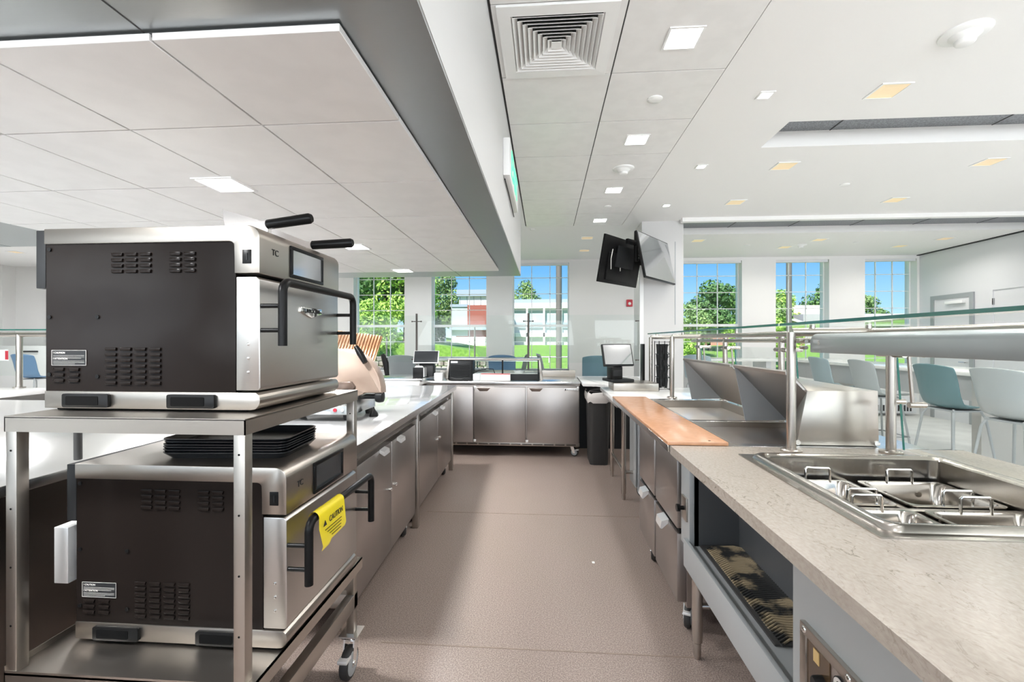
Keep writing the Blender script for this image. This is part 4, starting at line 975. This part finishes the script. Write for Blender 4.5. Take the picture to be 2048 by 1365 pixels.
# ================================================================== dining area
def stool(label, loc, rz, m, group='bar stools'):
    t = thing('bar_stool', label, 'stool', loc, rz, group)
    # shell profile (y forward = towards the table), z height
    P = [(.225, .735), (.20, .752), (.10, .742), (.0, .735), (-.10, .742), (-.165, .775), (-.20, .84), (-.215, .93), (-.235, 1.04), (-.265, 1.13), (-.275, 1.165)]
    s = M(); nx = 9; V = []
    for i, (y, z) in enumerate(P):
        f = i / (len(P) - 1); hw = .215 if f < .6 else .215 + .02 * (f - .6); row = []
        for j in range(nx):
            u = -1 + 2 * j / (nx - 1); c = abs(u) ** 2.6
            row.append(s.bm.verts.new((u * hw * (1 - .06 * (f > .9)), y + (.07 * c if f > .45 else 0) , z + (.035 * c if f < .5 else .02 * c * (f < .8)) - (.03 * c * (f > .95)))))
        V.append(row)
    for a, b in zip(V, V[1:]):
        for j in range(nx - 1): s.bm.faces.new((a[j], a[j + 1], b[j + 1], b[j]))
    o = s.put('shell', m, t, sharp=80)
    md = o.modifiers.new('thickness', 'SOLIDIFY'); md.thickness = .012; md.offset = 0
    sb = o.modifiers.new('smooth', 'SUBSURF'); sb.levels = 1; sb.render_levels = 1
    for sx in (-1, 1):
        for sy in (-1, 1): M().tube([(sx * .13, sy * .12, .735), (sx * .16, sy * .15, .66), (sx * .235, sy * .225, .0)], .011, 10).put('leg', GREYP, t, 'grey metal leg')
    M().tube([(-.208, -.2, .28), (.208, -.2, .28), (.208, .2, .28), (-.208, .2, .28)], .008, 8, True).put('foot_ring', GREYP, t)
    M().box(-.15, .15, -.14, .14, .715, .730).put('underseat', GREYP, t)
    return t
rz = -PI / 2 + .12
stool('pale grey bar stool at the right edge of the photo, nearest of the row', (3.88, 4.02, 0), rz, LGREY)
stool('teal bar stool second from the right along the long table', (3.92, 4.68, 0), rz - .05, TEAL)
stool('pale grey bar stool behind the steel guard post', (3.95, 5.72, 0), rz - .12, LGREY)
stool('grey blue bar stool farthest along the long table', (3.98, 6.62, 0), rz - .1, mat('grey blue seat plastic', (.30, .38, .41), .35))
t = thing('long_table', 'long white bar height table with grey slab legs', 'table', (4.55, 6.2, 0))
M().box(-.35, .45, -2.6, 2.2, 1.03, 1.07, .003).put('table_top', QUARTZW, t)
M().box(-.30, -.26, -2.5, 2.1, .78, 1.03).put('apron', mat('table apron grey', (.45, .455, .46), .5), t, 'pale grey apron')
for y in (-1.42, 1.2): M().box(-.33, .42, y - .05, y + .05, 0, 1.03).put('slab_leg', mat('warm grey slab', (.45, .44, .42), .5), t, 'grey slab leg')
stool('teal bar stool standing behind the right till', (.78, 7.15, 0), PI, mat('teal blue seat plastic', (.17, .29, .34), .4), 'stools before the windows').rotation_euler = (0, 0, 0)
stool('blue bar stool seen through the display case', (-.68, 7.35, 0), 0, BLUEP, 'stools before the windows')
stool('olive grey bar stool turned sideways before the third window', (-.55, 8.2, 0), PI / 2, mat('olive grey seat plastic', (.22, .26, .24), .4), 'stools before the windows')
stool('pale grey bar stool turned sideways left of the outdoor post', (.12, 8.0, 0), -PI / 2, LGREY, 'stools before the windows')
stool('grey bar stool left of the left till', (-2.25, 7.2, 0), 0, LGREY, 'stools before the windows')
stool('blue bar stool behind the glass guard at far left', (-8.85, 7.3, 0), .0, BLUEP)
stool('pale blue bar stool beyond the raised hoods', (2.55, 7.7, 0), -.6, mat('pale blue seat plastic', (.38, .48, .54), .35), 'stools before the windows')
t = thing('high_table', 'white high table behind the left till before the windows', 'table', (-1.6, 8.2, 0))
M().box(-.9, .9, -.35, .35, 1.03, 1.07, .003).put('table_top', QUARTZW, t)
for x in (-.7, .7): M().box(x - .04, x + .04, -.3, .3, 0, 1.03).put('slab_leg', GREYW, t)
t = thing('window_table', 'white high table by the window beyond the raised hoods', 'table', (3.1, 8.3, 0))
M().box(-.8, .9, -.3, .3, 1.03, 1.07, .003).put('table_top', QUARTZW, t)
for x in (-.6, .7): M().box(x - .04, x + .04, -.25, .25, 0, 1.03).put('slab_leg', GREYW, t)
t = thing('wall_cabinet', 'low white cabinet along the wall at far left with dark pulls', 'cabinet', (-10.6, 8.6, 0))
M().box(-2.3, 2.6, 0, .25, 0, 1.28, .004).put('body', TRIMW, t)
for x in (-1.7, -.9, -.1, .7, 1.5): M().box(x, x + .34, -.02, .0, 1.15, 1.18, .003).put('pull', CHARC, t, 'dark pull')
tag(M().box(-.09, .09, -.06, .06, 0, .15, .01).put('basket', mat('brown woven basket', (.22, .15, .09), .8)), 'brown basket on the serving ledge at far left', 'basket').location = (-4.75, 3.55, .94) 
COL.objects['basket'].location = (-9.9, 8.35, 1.06) if 0 else (-9.55, 8.75, 1.28)
t = thing('price_card', 'small white and red card on the glass guard at far left', 'card', (-4.95, 3.82, 1.2))
M().box(-.05, .05, 0, .004, 0, .1).put('card', PAPER, t); M().box(.02, .05, -.002, 0, .01, .09).put('red_mark', RED, t, 'red mark')
t = thing('window_radiator', 'dark low heater under the sixth window', 'heater', (5.6, 8.86, 0))
M().box(-1.0, 1.2, 0, .2, .05, .35, .01).put('body', GREYW, t)
k = M()
for i in range(40): k.box(-.95 + i * .052, -.92 + i * .052, -.004, .002, .09, .2)
k.put('grille', CHARC, t, 'dark slotted grille')

# ================================================================== outside
def foliage(name, n, rx, rz, seed, leaf, clumps=26):
    rd = random.Random(seed); m = M(); C_ = []
    for i in range(clumps):
        z = rd.uniform(-.75, 1); a = rd.uniform(0, 2 * PI); q = math.sqrt(max(0, 1 - z * z)) * rd.uniform(.45, .8)
        C_.append((q * math.cos(a) * rx, q * math.sin(a) * rx, z * rz * .78, rd.uniform(.26, .42) * min(rx, rz)))
    for i in range(n):
        x, y, z, r = C_[i % clumps]
        v = Vector((rd.gauss(0, 1), rd.gauss(0, 1), rd.gauss(0, 1))).normalized() * r * rd.uniform(.75, 1.05)
        p = Vector((x, y, z)) + v; d = (v.normalized() + Vector((rd.gauss(0, .5), rd.gauss(0, .5), rd.gauss(0, .5)))).normalized()
        u = d.orthogonal().normalized(); w = d.cross(u); a = rd.uniform(0, PI); u, w = u * math.cos(a) + w * math.sin(a), w * math.cos(a) - u * math.sin(a)
        s = leaf * rd.uniform(.7, 1.3)
        m.quad(p - u * s, p + w * s * .55, p + u * s, p - w * s * .55)
    me = bpy.data.meshes.new(name); m.bm.to_mesh(me); m.bm.free(); return me
FOL = {}
def tree(label, x, y, z, h, rx, k, kind, seed=0, trunk=.35, group='trees outside the windows'):
    """h: total height"""
    z = GZ(y) - .05 if kind == 'bush' else z
    t = thing('tree' if kind != 'bush' else 'bush', label, 'tree' if kind != 'bush' else 'bush', (x, y, z), seed * 1.3, group)
    key = (k, kind, seed % 3)
    ch = h * (1 - trunk * .75) / 2; 
    if key not in FOL:
        FOL[key] = foliage('leaves', 5200 if kind != 'bush' else 1600, 1., 1., seed % 3 + 5 * k, .055 if kind != 'bush' else .085); FOL[key].materials.append(LEAF[k])
    o = bpy.data.objects.new('leaves', FOL[key]); COL.objects.link(o); o.parent = t; o.location = (0, 0, h - ch); o.scale = (rx, rx, ch)
    if kind != 'bush':
        m = M().tube([(0, 0, 0), (.06, .03, h * trunk * .6), (0, 0, h * .7)], [h * .028, h * .02, h * .008], 8)
        for i in range(4): m.tube([(0, 0, h * (.3 + .08 * i)), (rx * .5 * math.cos(i * 1.7), rx * .5 * math.sin(i * 1.7), h * (.55 + .08 * i))], [h * .01, h * .004], 6)
        m.put('trunk', BARK, t)
    return t
G0 = -.35
def GZ(y):
    P_ = [(9.5, G0), (20, -.15), (42, .95), (130, 1.6)]
    for (a, b), (c, d) in zip(P_, P_[1:]):
        if y <= c: return b + (d - b) * (y - a) / (c - a)
    return 1.6
tag(M().prism([(9.5, G0), (20, -.15), (42, .95), (130, 1.6), (130, -1), (9.5, -1)], -60, 90, 'X').put('lawn', GRASS), kind='structure')
tag(M().prism([(52, GZ(52)), (58, GZ(58)), (58, GZ(58) + .03), (52, GZ(52) + .03)], -60, 90, 'X').put('road', mat('grey road', (.35, .35, .36), .8)), kind='structure')
tag(M().prism([(-40, G0), (-8.2, G0), (-9.2, 1.0), (-12, 1.7), (-17, 2.4), (-40, 4)], 23, 60, 'Y').put('hill_bank', GRASS), kind='structure')
tag(M().prism([(-40, G0), (-3.0, G0), (-4.2, .75), (-7, 1.25), (-40, 1.5)], 27, 36, 'Y').put('lawn_rise', GRASS), kind='structure')
tag(M().box(-14, -3.3, 19, 20.2, G0, GZ(20) + .03).put('footpath', CONC), kind='structure')
wl = M()
rd = random.Random(3)
for i in range(26):
    for j in range(3): wl.box(-10.2 + i * .3 + (j % 2) * .12, -9.93 + i * .3 + (j % 2) * .12, 22.2, 22.6, -.1 + j * .24, .12 + j * .24, .03, 1)
tag(wl.put('stone_wall', noise_col(mat('grey brown stone', (.3, .26, .23), .9), (.22, .18, .16), (.42, .38, .35), 3, 3)), 'low stone retaining wall below the left trees', 'wall')
# trees: W1/W2 big ones, then right side
tree('tall dark tree left in the first window', -10.4, 29, .3, 8.6, 3.0, 0, 'tree', 0)
tree('tall bright green tree at the right of the first window', -8.6, 27.5, 0, 6.8, 2.2, 1, 'tree', 1)
tree('small bright tree low in the first window', -9.0, 23.5, 0, 3.6, 1.5, 1, 'tree', 2, .2)
tree('dark tree behind the bright tree in the first window', -14.5, 40, 0, 10.4, 3.6, 0, 'tree', 1)
tree('tall full green tree left in the second window', -9.35, 30, G0, 7.6, 1.3, 2, 'tree', 0)
tree('broad tree sloping down over the brick building', -12.0, 53, G0, 9.4, 3.0, 2, 'tree', 1)
tree('dark low tree beside the brick building', -8.0, 32, G0, 3.4, 1.05, 0, 'tree', 2, .3)
tree('tree peeking over the left roof in the second window', -5.5, 62, 0, 8.6, 2.4, 2, 'tree', 2)
tree('round tree above the white building in the third window', -2.9, 62, 0, 9.3, 2.9, 2, 'tree', 0)
tree('large dark tree in the fourth window', 12.6, 36, G0, 6.3, 2.8, 0, 'tree', 1)
tree('bright tree left in the fourth window', 9.3, 30, G0, 4.0, 1.7, 2, 'tree', 0)
tree('light bush at the bottom of the fourth window', 6.7, 22, G0, 1.6, .75, 1, 'bush', 0)
tree('green bush before the low roof in the fourth window', 10.2, 24, G0, 2.4, 1.3, 1, 'bush', 1)
tree('dark tree left of the post in the fifth window', 16.8, 38, G0, 6.2, 2.6, 2, 'tree', 2)
tree('tree behind the gabled roof in the fifth window', 24.5, 52, G0, 7.4, 3.6, 1, 'tree', 0)
tree('bright bush in front of the gable in the fifth window', 12.3, 25, G0, 2.6, 1.4, 1, 'bush', 2)
tree('light bush left of the post in the fifth window', 10.6, 22.5, G0, 1.9, .8, 1, 'bush', 1)
tree('dark tree above the flat roof in the sixth window', 33.5, 56, G0, 8.4, 3.2, 0, 'tree', 2)
tree('lower tree at the right of the sixth window', 38.5, 58, G0, 7.0, 3.0, 2, 'tree', 1)
# brick building (second window)
t = thing('brick_building', 'red brick building with slate upper storey in the second window', 'building', (-6.4, 42, G0))
M().box(-1.9, 2.2, 0, 6, 2.1, 5.0).box(-.75, 2.2, -.4, 0, 3.2, 5.05).put('brick_wall', BRICK, t)
M().box(-2.3, -.75, -.1, 0, 2.2, 5.0).put('side_glazing', WINB, t); M().box(-2.4, 2.2, -.55, 0, 2.75, 3.15).box(-2.4, -.75, -.2, .1, 4.9, 5.15).put('slate_band', SLATE, t, 'slate blue band')
M().box(-1.6, 2.2, .1, 5, 5.0, 5.9).put('upper_glazing', PAPER, t, 'pale upper glazing'); M().box(-1.8, 2.3, -.2, 5.2, 5.9, 6.5).put('roof', SLATE, t, 'slate blue roof band')
k = M()
for i in range(6): k.box(-1.55 + i * .65, -1.5 + i * .65, .05, .1, 5.0, 5.9)
k.put('upper_bars', GREYP, t)
M().box(-2.2, 2.2, -.2, 0, 0, 2.1).put('ground_floor', CONC, t, 'pale ground floor'); M().box(-.8, .9, -.3, -.2, .9, 2.1).put('white_sign', PAPER, t, 'blank white panel')
# white building (third window)
t = thing('white_building', 'long white flat roofed building in the third window', 'building', (0, 46, G0))
M().box(-4, 6, .2, 6, 0, 5.6).put('rear_wall', CONC, t)
for z0, z1 in ((.9, 2.2), (2.5, 3.1), (3.6, 5.0)): M().box(-4, 6, -.0, .1, z0, z1).put('window_band', WINB, t, 'grey window band')
M().box(-4, 6, -.4, .2, 2.15, 2.55).box(-4, 6, -.4, .2, 5.0, 5.5).put('fascia', PAPER, t, 'white fascia'); M().box(-4, 6, -.2, 0, 3.05, 3.6).put('spandrel', SLATE, t, 'slate blue spandrel')
M().box(-3.6, 4.0, .5, 4, 5.5, 6.0).put('roof_plant', SLATE, t, 'slate blue roof plant')
for x in (-3.6, -1.9, -.2, 1.5, 3.2): M().box(x, x + .2, -.4, -.2, 0, 5.0).put('pier', PAPER, t, 'white pier')
# gabled building (fourth/fifth window) and flat roof (sixth)
t = thing('gabled_building', 'low brick building with pale gabled roof in the fifth window', 'building', (18.6, 44, G0))
M().box(-3.4, 5.5, 0, 5, 0, 3.2).prism([(-1.2, 3.2), (1.6, 4.4), (4.4, 3.2)], 0, 5, 'Y').put('brick_wall', mat('pale brick', (.42, .22, .17), .8), t)
M().prism([(-3.6, 3.1), (1.6, 4.75), (1.6, 4.5), (-3.6, 2.85)], -.3, 5.2, 'Y').prism([(1.6, 4.75), (5.8, 3.3), (5.8, 3.05), (1.6, 4.5)], -.3, 5.2, 'Y').box(2.2, 6, 4, 8, 4.3, 5.0).put('roof', mat('pale grey shingle', (.5, .5, .54), .8), t, 'pale grey roof')
t = thing('flat_roofed_building', 'grey flat roofed buildings in the sixth window', 'building', (29.5, 46, G0))
M().box(-4, 6, 1, 6, 0, 4.4).put('grey_wall', mat('grey render', (.36, .36, .36), .8), t); M().box(-4, 2.0, 4, 8, 4.4, 5.5).put('roof_house', mat('beige render', (.62, .57, .48), .8), t, 'beige roof house')
M().prism([(-1.6, 3.3), (6, 4.2), (6, 4.4), (-1.6, 3.5)], -3, 1, 'Y').put('canopy', PAPER, t, 'pale sloping canopy')
def pole(label, x, y, h, r=.13): tag(M().cyl((0, 0, 0), (0, 0, h), r, n=14).box(-.2, .2, -.2, .2, 0, .05).put('outdoor_post', POLE), label, 'post', 'tall posts outside').location = (x, y, G0)
pole('tall dark post at the right of the third window', .605, 20, 9); pole('tall dark post in the middle of the fifth window', 10.27, 20, 9, .11)
pole('thin light pole in the second window', -3.42, 22, 2.5, .04); pole('thin light pole low in the first window', -7.1, 20, 1.9, .04)
t = thing('car', 'white car parked under the trees in the second window', 'car', (-10.2, 37, .75), .15)
M().prism([(-1.9, .35), (-1.9, .8), (-1.1, .9), (-.6, 1.4), (.9, 1.4), (1.5, .95), (2.0, .85), (2.0, .35)], -.8, .8, 'Y', .06).put('body', PAPER, t); M().prism([(-1.0, .92), (-.58, 1.32), (.85, 1.32), (1.35, .95)], -.81, .81, 'Y').put('side_windows', BLACK, t, 'dark windows')
for x in (-1.2, 1.3): M().lathe([(.32, -.84), (.32, .84)], (x, 0, .32), 18, 'Y').put('wheel', BLACKR, t)
# patio chair rails outside the third window
t = thing('railing', 'thin white railing on the lawn outside the third window', 'railing', (0, 26, G0))
M().box(-1.2, 3.2, 0, .04, .8, .85).put('top_rail', PAPER, t)
for x in (-1.2, .2, 1.7, 3.15): M().box(x, x + .05, 0, .04, 0, .8).put('post', PAPER, t)

# ================================================================== sky, sun, camera
w = bpy.data.worlds.new('World'); SC.world = w; w.use_nodes = True; nt = w.node_tree; bg = nt.nodes['Background']
tc = nt.nodes.new('ShaderNodeTexCoord'); sp = nt.nodes.new('ShaderNodeSeparateXYZ'); cr_ = nt.nodes.new('ShaderNodeValToRGB')
nt.links.new(tc.outputs['Generated'], sp.inputs[0]); nt.links.new(sp.outputs['Z'], cr_.inputs[0]); nt.links.new(cr_.outputs[0], bg.inputs['Color'])
e = cr_.color_ramp.elements
e[0].position = .0; e[0].color = (.50, .64, .78, 1); e[1].position = .30; e[1].color = (.065, .23, .50, 1)
x = e.new(.06); x.color = (.27, .48, .70, 1); x = e.new(.15); x.color = (.115, .32, .60, 1)
bg.inputs['Strength'].default_value = 1.15
s = bpy.data.lights.new('sun', 'SUN'); s.energy = 6.0; s.angle = .01; s.color = (1, .96, .9)
so_ = bpy.data.objects.new('sun', s); COL.objects.link(so_); so_.rotation_euler = (math.radians(38), math.radians(-22), 0)
cam = bpy.data.cameras.new('camera'); cam.sensor_width = 36; cam.sensor_fit = 'HORIZONTAL'; cam.lens = 910 / 2048 * 36; cam.clip_start = .02; cam.clip_end = 400
co = bpy.data.objects.new('camera', cam); COL.objects.link(co); co.location = (0, 0, 1.38); co.rotation_euler = (PI / 2, 0, math.radians(4.15)); SC.camera = co
v = SC.view_settings; v.view_transform = 'Standard'; v.look = 'None'; v.gamma = 1; v.use_curve_mapping = False; v.exposure = 0.63
SC.display_settings.display_device = 'sRGB'
SC.cycles.use_denoising = True; SC.cycles.max_bounces = 10; SC.cycles.diffuse_bounces = 5; SC.cycles.glossy_bounces = 5; SC.cycles.transparent_max_bounces = 24; SC.cycles.sample_clamp_indirect = 6.; SC.cycles.caustics_reflective = True; SC.cycles.blur_glossy = 1.0; SC.cycles.caustics_refractive = False
